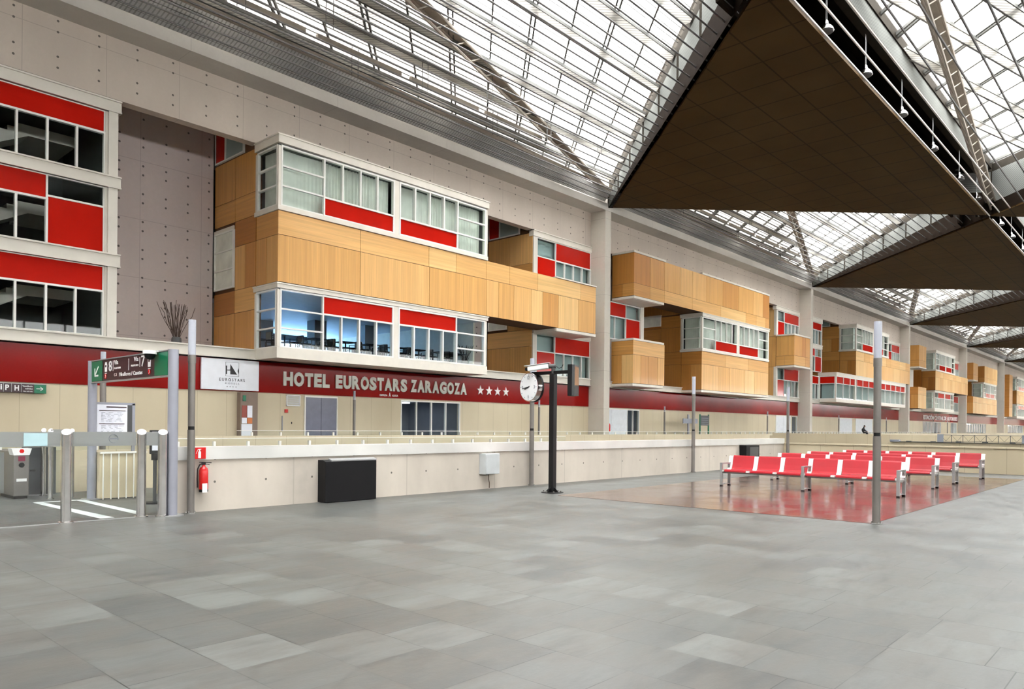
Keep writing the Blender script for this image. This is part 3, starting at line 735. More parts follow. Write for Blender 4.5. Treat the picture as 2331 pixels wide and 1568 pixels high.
# ---- first bay: the hotel
window_bay('window_bay', 'top floor corner bay of the hotel with drawn pale curtains and two red panels', 17.39, 11.4, 14.05, True, cornice=(14.17, 14.57), base=11.17)
timber_box('long timber clad band between the two glazed floors above the hotel name', 17.39, 41.45, 7.96, 11.16, tones=(1, 0, 1, 0, 1, 0, 4, 2, 4), tones2=(0, 0, 4, 0), sidetone=(1, 2), rside=True, soffit=[(37.2, 41.4)], widths=(4.45, 4.5, 4.4, 1.0, 1.35, 1.6, 1.1, 1.6, 2.1), w2=(4.45, 4.45, 2.0, 2.4, 2.0, 2.6), seam=10.08)
MB().box(37.1, 41.5, 30.0, 31.98, 11.17, 11.25).build('trim_7', M_white)['kind'] = 'structure'
window_bay('window_bay', 'first floor restaurant bay with black chairs inside and two red panels above', 17.39, 5.05, 7.62, False, room='open', cornice=(7.68, 7.92), base=4.55)
# restaurant interior
ri = empty('wall_restaurant', (24, 34, 5)); struct(ri)
M_ceil = plain('restaurant_ceiling', (.62, .66, .72), .6); M_carpet = plain('restaurant_floor', (.10, .10, .11), .5)
MB().box(17.5, 30.7, 30.15, 45.4, 7.66, 7.9).build('inner_ceiling', M_ceil, ri)
MB().box(17.5, 30.7, 30.15, 45.4, 4.6, 4.98).build('inner_floor', M_carpet, ri)
MB().box(30.6, 30.72, 31.0, 45.4, 4.98, 7.66).box(17.45, 17.57, 32.2, 45.4, 4.98, 7.66).build('inner_wall', plain('cream_wall', (.62, .60, .50), .7), ri)
for i, (x, y) in enumerate(((24.1, 37.5), (27.3, 37.), (22.1, 40.))):
    MB().box(x, x + .8, y, y + .8, 4.98, 7.66).build('pillar', plain('pillar_grey', (.30, .33, .34), .6), ri)
w_ = empty('window_4', (24, 45.6, 5.3)); struct(w_, 'bright rear window of the restaurant')
glaz(w_, 'Y', 45.6, [(17.5 + 2.2 * i, 17.5 + 2.2 * (i + 1), 5.3, 7.3, 'g') for i in range(6)], glass=M_glassb)
def dchair():
    r = empty('dining_chair', (0, 0, 0))
    MB().box(-.24, .24, -.24, .24, .42, .47).build('seat', M_black2, r)
    for x in (-.22, .22):
        for y in (-.22, .22): MB().bar((x, y, 0), (x, y, .43 if y < 0 else .82), .035, .035).build('leg', M_black, r)
    MB().box(-.22, .22, .205, .235, .52, .84).build('backrest', plain('chair_back_grey', (.10, .095, .085), .7), r)
    for x in (-.25, .25): MB().bar((x, -.2, .64), (x, .22, .66), .035, .03).bar((x, -.2, .44), (x, -.2, .64), .03, .03).build('armrest', M_black, r)
    return r
def dtable():
    r = empty('dining_table', (0, 0, 0))
    MB().box(-.45, .45, -.4, .4, .72, .75).build('tabletop', M_black, r)
    MB().cyl((0, 0, .02), (0, 0, .72), .04, 10).build('pedestal', M_black, r)
    MB().cyl((0, 0, 0), (0, 0, .03), .24, 16).build('base', M_black, r)
    return r
dc = dchair(); dt = dtable(); f1 = f2 = True
rnd = random.Random(3)
pl_ = ['beside the corner post', 'left of the first red panel', 'under the first red panel', 'near the middle pillar', 'left of the middle post', 'right of the middle post', 'under the second red panel', 'near the right end pane', 'in the right end pane']
ti = 0
for i, x in enumerate((18.5, 20.2, 21.9, 23.4, 25.1, 26.7, 28.3, 29.6)):
    for j, y in enumerate((31.3, 33.6)):
        if i == 7 and j: continue
        t = dt if f2 else copy_tree(dt); f2 = False; t.location = (x, y, 4.98)
        tag(t, 'black table in the %s row, %s' % ('window' if j == 0 else 'second', pl_[i]), 'table', 'restaurant tables')
        for s_ in (-1, 1):
            if i == 7 and s_ > 0: continue
            c = dc if f1 else copy_tree(dc); f1 = False; c.location = (x + s_ * .62, y + rnd.uniform(-.1, .1), 4.98); c.rotation_euler.z = -s_ * math.pi / 2 + rnd.uniform(-.35, .35)
            tag(c, 'black chair %s of the %s row table %s' % ('left' if s_ < 0 else 'right', 'window' if j == 0 else 'second', pl_[i]), 'chair', 'restaurant chairs')
# return walls of the recesses
return_wall(17.39, [(32, 34, 11.3, 12.4, 2, 'h'), (34, 36.1, 11.3, 12.4, 2, 'h'), (32, 34, 12.4, 14.4, 2, 'v'), (34, 36.1, 12.4, 14.4, 2, 'v'),
    (32, 34, 10.08, 11.3, 5, 'h'), (32, 33, 8., 10.08, 3, 'v'), (33, 34, 8, 10.08, 1, 'v'), (32, 34, 6.9, 8, 1, 'h'), (34, 36.1, 6.9, 8, 5, 'h'), (32, 34, 5.0, 6.9, 2, 'v'), (34, 36.1, 5., 6.9, 2, 'v')],
    [(34.1, 36.0, 8.2, 10.95, 0), (33.2, 36., 14.5, 17.2, 1.0)])
return_wall(37.03, [(32, 34, 12.4, 14.4, 0, 'v'), (34, 36.1, 12.4, 14.4, 1, 'v'), (32, 36.1, 11.2, 12.4, 2, 'h'), (32, 34.2, 8, 11.2, 1, 'v'), (32, 36.1, 6.9, 8, 0, 'h'), (32, 34, 5, 6.9, 1, 'v'), (34, 36.1, 5, 6.9, 1, 'v')],
    [(34.3, 36.0, 8.2, 10.95, 0), (33.2, 36., 14.5, 17.2, 1.0)])
def frame_window(n, label, x0, z0, z1, kind, mid=1.95, w=5.95, ymat=None):
    o = empty(n, (x0, 32, z0)); struct(o, label)
    if kind == 'B':     # pane over red, red over four panes
        zt = z0 + (z1 - z0) * (.57 if z1 - z0 < 3.2 else .6); zs = zt + .02; c = [(x0, x0 + mid, zs, z1, 'g'), (x0, x0 + mid, z0, zs, 'r'), (x0 + mid, x0 + w, zs, z1, 'r')]
        st = (w - mid) / 4; c += [(x0 + mid + st * i, x0 + mid + st * (i + 1), z0, zs, 'g') for i in range(4)]
    elif kind == 'C':   # red over two panes, pane over red at right
        zs = z0 + (z1 - z0) * .62; c = [(x0, x0 + w - mid, zs, z1, 'r'), (x0, x0 + (w - mid) * .5, z0, zs, 'g'), (x0 + (w - mid) * .5, x0 + w - mid, z0, zs, 'g'), (x0 + w - mid, x0 + w, zs, z1, 'g'), (x0 + w - mid, x0 + w, z0, zs, 'r')]
    elif kind == 'D':   # red over panes
        zs = z0 + (z1 - z0) * .66; n_ = max(2, round(w)); st = w / n_; c = [(x0, x0 + w, zs, z1, 'r')] + [(x0 + st * i, x0 + st * (i + 1), z0, zs, 'g') for i in range(n_)]
    elif kind == 'E':   # pane over red
        zs = z0 + (z1 - z0) * .66; c = [(x0 + w - 2, x0 + w, zs, z1, 'g'), (x0 + w - 2, x0 + w, z0, zs, 'r'), (x0, x0 + w - 2, z0, zs, 'g'), (x0, x0 + w - 2, zs, z1, 'r')]
    glaz(o, 'Y', 32.0, c)
    MB().box(x0, x0 + w, 32.35, 32.4, z0, z1).build('blind', ymat or M_frost, o)
    MB().box(x0 - .42, x0 - .03, 31.92, 32.2, z0, z1).box(x0 + w + .03, x0 + w + .15, 31.95, 32.2, z0, z1).build('post', M_beam, o)
    return o
def head_band(x0, x1, z0, z1): struct(MB().box(x0, x1, 31.9, 32.3, z0, z1).box(x0, x1, 31.84, 32.3, z1 - .06, z1).build('trim_8', M_white))
frame_window('window_5', 'upper window right of the first recess with red and frosted panels', 37.47, 11.25, 14.15, 'B'); head_band(37.0, 43.45, 14.18, 14.58)
frame_window('window_6', 'lower window beside the first column with red and frosted panels', 37.47, 5.05, 7.75, 'B')
struct(MB().box(37.1, 43.45, 31.9, 32.6, 7.78, 11.2).build('wall_infill', M_beam))

# ---- second bay
def bay2(o, first):
    P = ' in the second bay' if first else ''
frame_window('window_7', 'window right of the first column with red and frosted panels', 46.0 - .9, 8.25, 11.0, 'C', mid=2.0, w=4.95); struct(MB().box(50.05, 50.5, 31.9, 32.2, 8.2, 11.1).build('trim_9', M_beam))
timber_box('small timber clad box just right of the first column above the red band', 46.15, 50.57, 4.83, 8.0, tones=(1, 2, 2, 1), tones2=(0,), sidetone=(4, 2), soffit=[(46.1, 50.3)], cap=[(46.15, 50.4)], widths=(1.05, 1.05, 1.3, 1.0), w2=(4.4,), seam=6.95, rside=True)
timber_box('long timber clad box at the top of the second bay right of the first column', 46.17, 70.0, 11.28, 14.45, tall_low=False, tones=(2, 1, 0, 0, 4, 1, 0), tones2=(3, 2, 1, 0, 0, 1, 2, 1, 0), sidetone=(2, 3), seam=12.22, widths=(2.2, 2.1, 2.4, 2.0, 2.4, 3.0, 3., 3.1), w2=(2.2, 2.1, 4.4, 5., 5.), soffit=[(46.2, 50.35)], cap=[(46.15, 50.6), (56.5, 70.)], rside=True)
window_bay('window_bay', 'second bay corner window with one curtain drawn aside and a dark gap', 56.55, 8.27, 10.9, True, cornice=(10.95, 11.25), base=8.05)
timber_box('large timber clad box under the corner window of the second bay', 56.55, 69.9, 4.8, 8.04, tones=(0, 1, 0, 4), tones2=(1, 0), sidetone=(2, 3), seam=6.95, soffit=[(56.5, 69.9)], widths=(3.1, 2.1, 3.0, 2.1, 3.1), w2=(4.3, 4.6, 4.5), rside=True)
return_wall(56.55, [(32, 34, 10.2, 11.2, 3, 'h'), (34, 36.1, 10.2, 10.9, 5, 'h'), (32, 34, 8.1, 10.2, 3, 'v'), (34, 36.1, 9.0, 10.2, 3, 'h'), (34, 36.1, 8.1, 9.0, 5, 'h'), (32, 36.1, 7.0, 8.1, 3, 'h'), (32, 34, 4.7, 7., 3, 'v'), (34, 36.1, 4.7, 7., 2, 'v'), (32, 36.1, 11.3, 14.4, 2, 'v')], [(34, 36., 10.45, 11.2, 0)])
return_wall(76.28, [(32, 36.1, 11.3, 14.4, 4, 'v'), (32, 36.1, 8.1, 11.3, 1, 'v'), (32, 34, 4.9, 8.1, 0, 'v'), (34, 36.1, 4.9, 8.1, 0, 'v')], [])
timber_box('timber clad box left of the second column', 76.28, 80.61, 8.2, 11.3, tones=(1, 2), tones2=(2, 3), sidetone=(1, 1), seam=9.2, tall_low=False, soffit=[(76.3, 80.6)], cap=[(76.25, 80.6)], rside=True)
frame_window('window_8', 'upper window left of the second column with red panels', 76.65, 11.45, 14.1, 'B', w=5.75, mid=1.8); head_band(76.1, 82.5, 14.14, 14.56)
frame_window('window_9', 'lower window left of the second column with red panels', 76.65, 5.05, 8.1, 'B', w=5.75, mid=1.8)
# ---- third bay
frame_window('window_10', 'narrow top window right of the second column', 84.5, 11.45, 14.0, 'D', w=4.85); head_band(83.4, 89.5, 14.02, 14.55)
frame_window('window_11', 'narrow middle window right of the second column', 84.5, 8.3, 10.95, 'E', w=4.85); head_band(83.4, 89.5, 10.98, 11.42)
return_wall(95.6, [(32, 34, 12.9, 14.4, 2, 'h'), (34, 36.1, 12.9, 14.4, 3, 'h'), (32, 33, 11.3, 12.9, 3, 'v'), (33, 34.6, 11.3, 12.9, 1, 'v'), (34.6, 36.1, 11.3, 12.9, 3, 'v'), (32, 36.1, 10.2, 11.3, 2, 'h'), (32, 36.1, 8.2, 10.2, 3, 'v')], [(33.2, 36., 14.5, 17.2, 1.6)])
window_bay('window_bay', 'third bay top corner window with pale curtains and two red panels', 95.6, 11.45, 14.1, True, cornice=(14.14, 14.56), base=11.24)
timber_box('timber clad band of the third bay above the long glazed balcony', 95.65, 119.6, 8.21, 11.24, tones=(4, 0, 1, 0), tones2=(4, 1, 0), sidetone=(3, 2), seam=10.1, Yb=32, widths=(4.2, 3.1, 4.2), rside=True)
cs = [(83.45, 88.7, 5.13, 6.95, 'g')]
cs = [(88.75 + 2.36 * i, 88.75 + 2.36 * (i + 1), 5.15, 6.92, 'g') for i in range(12)] + [(88.75 + 2.36 * i, 88.75 + 2.36 * (i + 1), 6.92, 7.75, 'r') for i in range(12)]
window_bay('glazed_gallery', 'long first floor glazed gallery of the third bay with a red top strip', 88.7, 5.15, 7.75, False, x1=117.1, room='blind', cornice=(7.78, 8.2), base=4.75, cells=cs, sidered=6.92)
frame_window('window_12', 'gallery window right of the second column with red strip', 84.5, 5.1, 7.75, 'D', w=4.1)
frame_window('window_13', 'upper window left of the third column', 115.9, 11.45, 14.1, 'B', w=5.6, mid=1.6); head_band(115.3, 121.6, 14.14, 14.56)
# ---- fourth bay
timber_box('slim timber clad box at the top right of the third column', 124.6, 128.8, 11.25, 14.5, tall_low=False, tones=(1,), tones2=(1, 0), sidetone=(2, 2), soffit=[(124.6, 128.8)], rside=True)
window_bay('window_bay', 'fourth bay top corner window with small red panels', 134.6, 11.4, 14.1, True, cornice=(14.14, 14.56), base=11.2)
timber_box('timber clad band across the fourth bay', 134.65, 158.6, 8.08, 11.2, tones=(4, 0, 1), tones2=(0, 4), sidetone=(5, 3), Yb=32, rside=True)
timber_box('small low timber clad box right of the third column', 124.3, 129.0, 4.87, 8.15, tones=(4, 0), tones2=(0,), sidetone=(2, 3), rside=True)
window_bay('window_bay', 'fourth bay lower corner window above the bus station sign', 134., 5.1, 7.7, False, cornice=(7.75, 8.), base=4.6)
frame_window('window_14', 'upper window left of the fourth column', 155.0, 11.3, 14.1, 'B', w=5.6, mid=1.6); head_band(154.4, 160.7, 14.14, 14.56)
frame_window('window_15', 'lower window left of the fourth column', 155.0, 5.05, 7.9, 'B', w=5.6, mid=1.6)
# ---- fifth bay
timber_box('slim timber clad box at the top right of the fourth column', 163.3, 167.5, 11.3, 14.5, tall_low=False, tones=(1,), tones2=(1,), sidetone=(3, 3), soffit=[(163.3, 167.5)], rside=True)
timber_box('wide timber clad box at the top of the fifth bay', 173.9, 187.5, 11.28, 14.55, tall_low=False, tones=(0, 4), tones2=(4, 0), sidetone=(2, 3), rside=True)
window_bay('window_bay', 'fifth bay middle window under the wide timber box', 172.8, 8.3, 10.95, True, cornice=(10.98, 11.25), base=8.1)
timber_box('low timber clad wall of the fifth bay above the shop fronts', 163.3, 187.2, 4.85, 8.1, tones=(4, 0, 4), tones2=(0, 4), sidetone=(2, 3), rside=True)
return_wall(172.8, [(32, 36.1, 8.1, 14.4, 3, 'v')], [])
return_wall(134.58, [(32, 36.1, 11.3, 14.4, 2, 'v'), (32, 34, 8.1, 11.3, 5, 'v'), (34, 36.1, 8.1, 11.3, 3, 'v'), (32, 36.1, 5., 8.1, 2, 'v')], [])
struct(MB().box(122.7, 129.5, 32.02, 32.3, 4.5, 14.6).box(161.8, 168.2, 32.02, 32.3, 4.5, 14.6).build('wall_infill', M_beam))
# ---- sixth bay
window_bay('window_bay', 'sixth bay top window at the right edge of the picture', 212.1, 11.4, 14.1, True, cornice=(14.14, 14.56), base=11.2)
timber_box('timber clad band of the sixth bay at the right edge of the picture', 212.1, 236, 8.08, 11.2, tones=(4, 0, 1), tones2=(0, 4), sidetone=(3, 3), rside=True)
window_bay('window_bay', 'sixth bay lower window at the right edge of the picture', 212.1, 5.1, 7.7, False, cornice=(7.75, 8.), base=4.6)
return_wall(212.1, [(32, 36.1, 11.3, 14.4, 2, 'v'), (32, 36.1, 8.1, 11.3, 3, 'h'), (32, 36.1, 5., 8.1, 2, 'v')], [])
timber_box('timber clad box right of the fifth column', 202.2, 206.5, 4.85, 14.5, tones=(0, 4), tones2=(1,), sidetone=(3, 3), rside=True)

# ---- ground floor: beige cladding, openings, red band
op = [(-38, -38, ''), (20.1, 21.9, 'lilac'), (26.15, 30.6, 'glass'), (44.3, 48.4, 'white'), (48.45, 50.2, 'glass'), (76.6, 80.4, 'white'), (80.9, 82.4, 'glass'), (96, 100.6, 'white'), (102.1, 109, 'white'), (135.7, 147.7, 'glass'), (155.2, 159.8, 'glass'), (163.4, 187, 'glass'), (214, 236, 'glass'), (300, 300, '')]
gw = MB()
for (a, b, t), (c, d, t2) in zip(op, op[1:]):
    if c > b: gw.box(b, c, 32.08, 32.3, 0, 3.0)
gw.box(-38, 300, 32.1, 32.3, 2.96, 3.06)
struct(gw.build('wall_ground', M_beige), 'beige panelled ground floor wall')
wn_ = 16
for a, b, t in op:
    if not t: continue
    if t == 'glass':
        o = empty('window_%d' % wn_, (a, 32.1, 0)); struct(o); n = max(1, round((b - a) / 1.12)) if b - a < 6 else round((b - a) / 2.4)
        glaz(o, 'Y', 32.1, [(a + (b - a) / n * i, a + (b - a) / n * (i + 1), .05, 2.94, 'g') for i in range(n)], glass=M_glass)
        box5('interior', a - .1, b + .1, 32.3, 36.9, 0.01, 3.02, plain('shop_interior', (.16, .17, .19), .7), o, .05)
        lam = MB(); 
        for j in range(max(1, int((b - a) / 1.6))): lam.box(a + .5 + j * 1.6, a + 1.1 + j * 1.6, 34.6, 35.0, 2.9, 2.96)
        lam.build('ceiling_light', emit('shop_light', (.75, .85, 1.0), 1.6), o)
    else:
        o = empty('door_%d' % wn_, (a, 32.1, 0)); struct(o, 'lilac grey double door' if t == 'lilac' else 'white panelled shutter'); mm = M_panelg if t == 'lilac' else M_panelw
        h = (a + b) / 2; MB().box(a, h - .01, 32.02, 32.1, 0, 2.92).build('door_leaf', mm, o); MB().box(h + .01, b, 32.02, 32.1, 0, 2.92).build('door_leaf', mm, o)
        MB().box(a - .05, b + .05, 32.0, 32.15, 2.92, 3.).box(a - .05, a, 32, 32.15, 0, 2.95).box(b, b + .05, 32, 32.15, 0, 2.95).build('door_frame', M_whitem, o)
    wn_ += 1
for k in range(-1, 6):
    x0 = 44.17 + PER * (k - 1); x1 = 43.43 + PER * k
    if k == -1: x0, x1 = -38, 4.3
    struct(MB().box(x0, x1, 32.04, 32.2, 3.06, 4.5).build('trim_10', M_redband), 'glossy dark red band over the ground floor')
struct(MB().box(240, 300, 32.04, 32.2, 3.06, 4.5).build('trim_10', M_redband))
# ------------------------------------------------------------------ signs on the hotel front
hs = empty('hotel_sign', (25, 31.98, 3.4)); tag(hs, 'silver raised letters HOTEL EUROSTARS ZARAGOZA with four stars on the dark red band', 'sign')
def letters(word, x0, x1, z0, h, mat, par, Y=32.04, ext=.06, off=.055):
    wd = {'I': .42, 'E': .8, 'L': .76, 'T': .86, 'S': .9, 'Z': .86, 'O': 1.04, 'G': 1.04, 'A': 1.02, 'U': .96, 'H': .94, 'R': .98}
    tot = sum(wd[c] + .1 for c in word) - .1; k = (x1 - x0) / tot; x = x0
    for c in word:
        put_text('letter', c, mat, par, (x, Y, z0 if c not in 'OSGU' else z0 - .01), (1, 0, 0), (0, 0, 1), wd[c] * k, h if c not in 'OSG' else h + .02, ext, off); x += (wd[c] + .1) * k
letters('HOTEL', 18.87, 21.45, 3.43, .68, M_letter, hs); letters('EUROSTARS', 21.82, 26.48, 3.43, .69, M_letter, hs); letters('ZARAGOZA', 26.74, 31.08, 3.44, .69, M_letter, hs)
def star_poly(cx, Y, cz, r):
    return [(cx + (r if i % 2 == 0 else r * .40) * math.sin(math.pi * i / 5), Y, cz + (r if i % 2 == 0 else r * .40) * math.cos(math.pi * i / 5)) for i in range(10)]
for i in range(4):
    p = star_poly(32.27 + .765 * i, 32.04, 3.76, .30); MB().prism(p[::-1], (0, -.05, 0)).build('star', M_star, hs)
put_text('small_lettering', 'EMPRESA', M_star, hs, (24.63, 32.035, 3.14), (1, 0, 0), (0, 0, 1), .52, .11, .01, .02)
put_text('small_lettering', 'A', M_star, hs, (25.24, 32.035, 3.12), (1, 0, 0), (0, 0, 1), .14, .23, .01, .03)
put_text('small_lettering', 'ALIADA', M_star, hs, (25.46, 32.035, 3.14), (1, 0, 0), (0, 0, 1), .42, .11, .01, .02)
lb = empty('logo_board', (16.2, 31.95, 3.1)); tag(lb, 'white hotel logo board with black emblem at the left of the hotel name', 'sign')
MB().box(14.84, 17.56, 31.93, 32.03, 3.1, 4.48).build('board', M_board, lb)
em = MB(); x0, z0, s_ = 15.94, 3.72, .64; Y = 31.925
for a, b, c, d in ((0, 1, 0, .02), (0, 1, .98, 1), (0, .02, 0, 1), (.98, 1, 0, 1)): em.box(x0 + a * s_, x0 + b * s_, Y - .005, Y + .01, z0 + c * s_, z0 + d * s_, 0)
em.build('emblem_frame', M_inkg, lb)
em = MB(); em.box(x0 + .03 * s_, x0 + .11 * s_, Y - .006, Y + .01, z0 + .14 * s_, z0 + .74 * s_).box(x0 + .1 * s_, x0 + .36 * s_, Y - .006, Y + .01, z0 + .40 * s_, z0 + .46 * s_)
em.prism([(x0 + .35 * s_, Y, z0 + .14 * s_), (x0 + .85 * s_, Y, z0 + .14 * s_), (x0 + .35 * s_, Y, z0 + .86 * s_)], (0, -.008, 0)).prism([(x0 + .98 * s_, Y, z0 + .16 * s_), (x0 + .98 * s_, Y, z0 + .62 * s_), (x0 + .89 * s_, Y, z0 + .40 * s_)], (0, -.008, 0))
em.build('emblem', M_ink, lb)
put_text('board_lettering', 'E U R O S T A R S', M_ink, lb, (15.66, Y, 3.50), (1, 0, 0), (0, 0, 1), 1.2, .13, .008)
put_text('board_lettering', 'H O T E L S', M_inkg, lb, (15.93, Y, 3.36), (1, 0, 0), (0, 0, 1), .66, .08, .008)
for i in range(4): MB().prism(star_poly(16.02 + .14 * i, Y, 3.25, .03)[::-1], (0, -.008, 0)).build('board_star', M_ink, lb)
bs = empty('bus_station_sign', (148, 31.95, 3.1)); tag(bs, 'pale lettering ESTACION CENTRAL DE AUTOBUSES on the red band of the fourth bay', 'sign')
put_text('lettering', 'ESTACI\u00d3N CENTRAL DE AUTOBUSES', M_star, bs, (135.6, 32.02, 3.35), (1, 0, 0), (0, 0, 1), 24.4, .85, .04, .03)
# direction sign hanging under the band at far left
ds = empty('direction_sign', (8, 31.9, 2.67)); tag(ds, 'long black direction sign with P and H symbols and a green arrow, far left', 'sign')
MB().box(5.4, 8.47, 31.9, 32.02, 2.665, 3.0).build('sign_panel', M_purple, ds); MB().box(8.47, 8.87, 31.9, 32.02, 2.655, 2.99).build('arrow_panel', M_green, ds)
MB().box(5.4, 8.88, 31.89, 32.03, 2.985, 3.01).build('frame_strip', M_alu, ds)
for x in (7.49, 7.74, 8.05): MB().box(x, x + .012, 31.885, 31.91, 2.67, 2.99).build('divider', M_alu, ds)
put_text('symbol', 'P', M_signw, ds, (7.55, 31.9, 2.74), (1, 0, 0), (0, 0, 1), .12, .2, .01, .03); put_text('symbol', 'H', M_signw, ds, (7.84, 31.9, 2.73), (1, 0, 0), (0, 0, 1), .14, .2, .01, .03)
put_text('symbol', 'i', M_signw, ds, (7.40, 31.9, 2.75), (1, 0, 0), (0, 0, 1), .05, .2, .01, .03)
for i, (t, wv) in enumerate((('Vest\u00edbulo', .33), ('salidas', .24), ('Main hall exits', .3))): put_text('symbol', t, M_signw, ds, (8.42 - wv, 31.9, 2.88 - .09 * i), (1, 0, 0), (0, 0, 1), wv, .055 if i < 2 else .035, .01, .01)
MB().box(8.54, 8.74, 31.885, 31.91, 2.81, 2.835).bar((8.66, 31.895, 2.90), (8.76, 31.895, 2.822), .012, .022, upv=(0, 1, 0)).bar((8.66, 31.895, 2.745), (8.76, 31.895, 2.822), .012, .022, upv=(0, 1, 0)).build('arrow', M_signw, ds)
# poster pillar, wall fittings
pp = empty('poster_pillar', (17, 31.8, 0)); tag(pp, 'grey brown pillar with posters and a green sign beside the beige wall', 'pillar')
MB().box(16.58, 17.42, 31.75, 32.08, 0, 3.02).build('pillar_body', plain('pillar_brown', (.22, .165, .13), .6), pp)
for n_, a, b, c, d, mm in (('sign', 16.68, 16.83, 2.62, 2.88, M_green), ('poster', 16.64, 16.88, 1.87, 2.42, plain('poster_red', (.30, .06, .045), .4)), ('poster', 16.9, 17.14, 1.87, 2.42, M_paper), ('poster', 16.64, 16.88, 1.6, 1.86, M_paper), ('poster', 16.9, 17.14, 1.6, 1.86, plain('poster_orange', (.55, .17, .05), .4)), ('notice_panel', 16.62, 17.14, .1, 1.58, M_board)):
    MB().box(a, b, 31.72, 31.75, c, d).build(n_, mm, pp)
v = empty('vent_grille', (19.4, 32, 2.47)); tag(v, 'white square ventilation grille high on the beige wall', 'vent')
f = MB(); [f.box(19.1, 19.76, 32.03, 32.06, 2.5 + .05 * i, 2.525 + .05 * i) for i in range(10)]; f.build('slats', M_panelw, v); MB().box(19.06, 19.8, 32.0, 32.08, 2.96, 3.0).box(19.06, 19.8, 32.0, 32.08, 2.46, 2.5).box(19.06, 19.1, 32., 32.08, 2.46, 3.).box(19.76, 19.8, 32., 32.08, 2.46, 3.).build('frame', M_signw, v)
tag(MB().box(18.98, 19.14, 32.0, 32.08, 2.14, 2.3).build('fire_sign', M_firered, None, False, .01), 'small red fire sign under the ventilation grille', 'sign')
cb = empty('wall_hatch', (19.15, 32, 1.27)); tag(cb, 'beige service hatch in the wall below the small fire sign', 'hatch'); MB().box(18.86, 19.44, 32.04, 32.08, 1.27, 1.97).build('hatch_door', M_beige, cb); MB().box(18.84, 18.87, 32.02, 32.08, 1.25, 1.98).build('hatch_edge', M_inkg, cb); MB().box(19.33, 19.37, 32.02, 32.05, 1.6, 1.7).build('lock', M_black, cb)

# ------------------------------------------------------------------ platform edge wall, trench and parapets
lw = MB().box(5.62, 32.3, 13.15, 13.45, 0, .94)
struct(lw.build('wall_platform', M_conc_low), 'low concrete wall beside the platform with small holes')
struct(MB().box(5.6, 32.32, 13.12, 13.48, .94, 1.17).build('trim_11', plain('pale_metal_coping', (.70, .70, .67), .3, .25, var=.12, sc_=.7)), 'pale coping band on top of the low wall')
struct(MB().box(32.3, 32.55, -15, 13.48, 0, .93).box(32.25, 32.6, -15, 13.48, .93, .98).build('wall_enclosure', M_beige), 'beige wall closing the waiting area on the right')
struct(MB().box(-6, 32, 18.8, 18.95, 0, .95).build('wall_partition', M_beige)); struct(MB().box(5.0, 300, 27, 27.2, 0, 1.12).build('wall_parapet', M_beige)); struct(MB().box(52, 52.2, -15, 22, 0, 1.28).build('wall_trench', M_beige)); struct(MB().box(52, 200, 22, 22.2, 0, 1.1).build('wall_trench', M_beige))
def railing(label, x0, x1, Y, z0, z1, sp, mat=M_clear):
    r = empty('glass_railing', ((x0 + x1) / 2, Y, z0)); tag(r, label, 'railing')
    MB().box(x0, x1, Y - .008, Y + .008, z0, z1).build('glass_panel', mat, r)
    MB().box(x0, x1, Y - .02, Y + .02, z1, z1 + .018).build('top_rail', M_whitem, r)
    n = int((x1 - x0) / sp)
    for i in range(min(n, 99)): MB().box(x0 + sp * (i + .5) - .03, x0 + sp * (i + .5) + .03, Y - .05, Y + .03, z0, z0 + (z1 - z0) * .72).build('clip', M_whitem, r)
railing('glass railing with white clips just behind the low concrete wall', 2, 24, 18.87, .95, 1.19, .95)
railing('glass railing with white clips on the parapet in front of the hotel', 14, 50, 27.1, 1.12, 1.31, 1.25)
railing('row of white railing clips on the far parapet right of the first column', 50.5, 120, 27.1, 1.12, 1.33, .85)
# dark lattice railing at far right
lr = empty('lattice_railing', (45, 7, .97)); tag(lr, 'dark metal lattice railing above the beige wall at far right', 'railing')
struct(MB().box(45.0, 45.2, -12, 12.4, 0, .93).build('wall_trench', M_beige))
L0, L1 = 2.4, 9.8; n = 14; XL = 45.08
mb = MB().box(XL - .02, XL + .02, L0, L1, 1.33, 1.355).box(XL - .02, XL + .02, L0, L1, 1.0, 1.02)
for i in range(n + 1):
    y = L0 + (L1 - L0) * i / n; mb.box(XL - .02, XL + .02, y - .012, y + .012, .93, 1.35)
    if i < n:
        y2 = L0 + (L1 - L0) * (i + .5) / n; y3 = L0 + (L1 - L0) * (i + 1) / n; mb.bar((XL, y, 1.34), (XL, y2, 1.02), .012, .012).bar((XL, y2, 1.02), (XL, y3, 1.34), .012, .012)
mb.build('lattice', M_darkgrey, lr)
for y in (L1, 6.0): MB().box(XL - .05, XL + .05, y - .14, y + .14, .94, 1.38).build('end_panel', M_inkg, lr)
hr = empty('handrail', (44.9, 9, .93)); tag(hr, 'dark rail along the top of the beige wall below the lattice railing', 'railing')
MB().box(44.9, 45.15, 3, 12.2, .93, .96).build('rail', M_darkgrey, hr); MB().box(44.85, 45.2, 11.8, 12.25, .93, 1.05).build('rail_end', M_inkg, hr)
for i in range(7): MB().box(44.95, 45.05, 4.0 + 1.2 * i, 4.25 + 1.2 * i, .96, 1.0).build('bracket', M_darkgrey, hr)

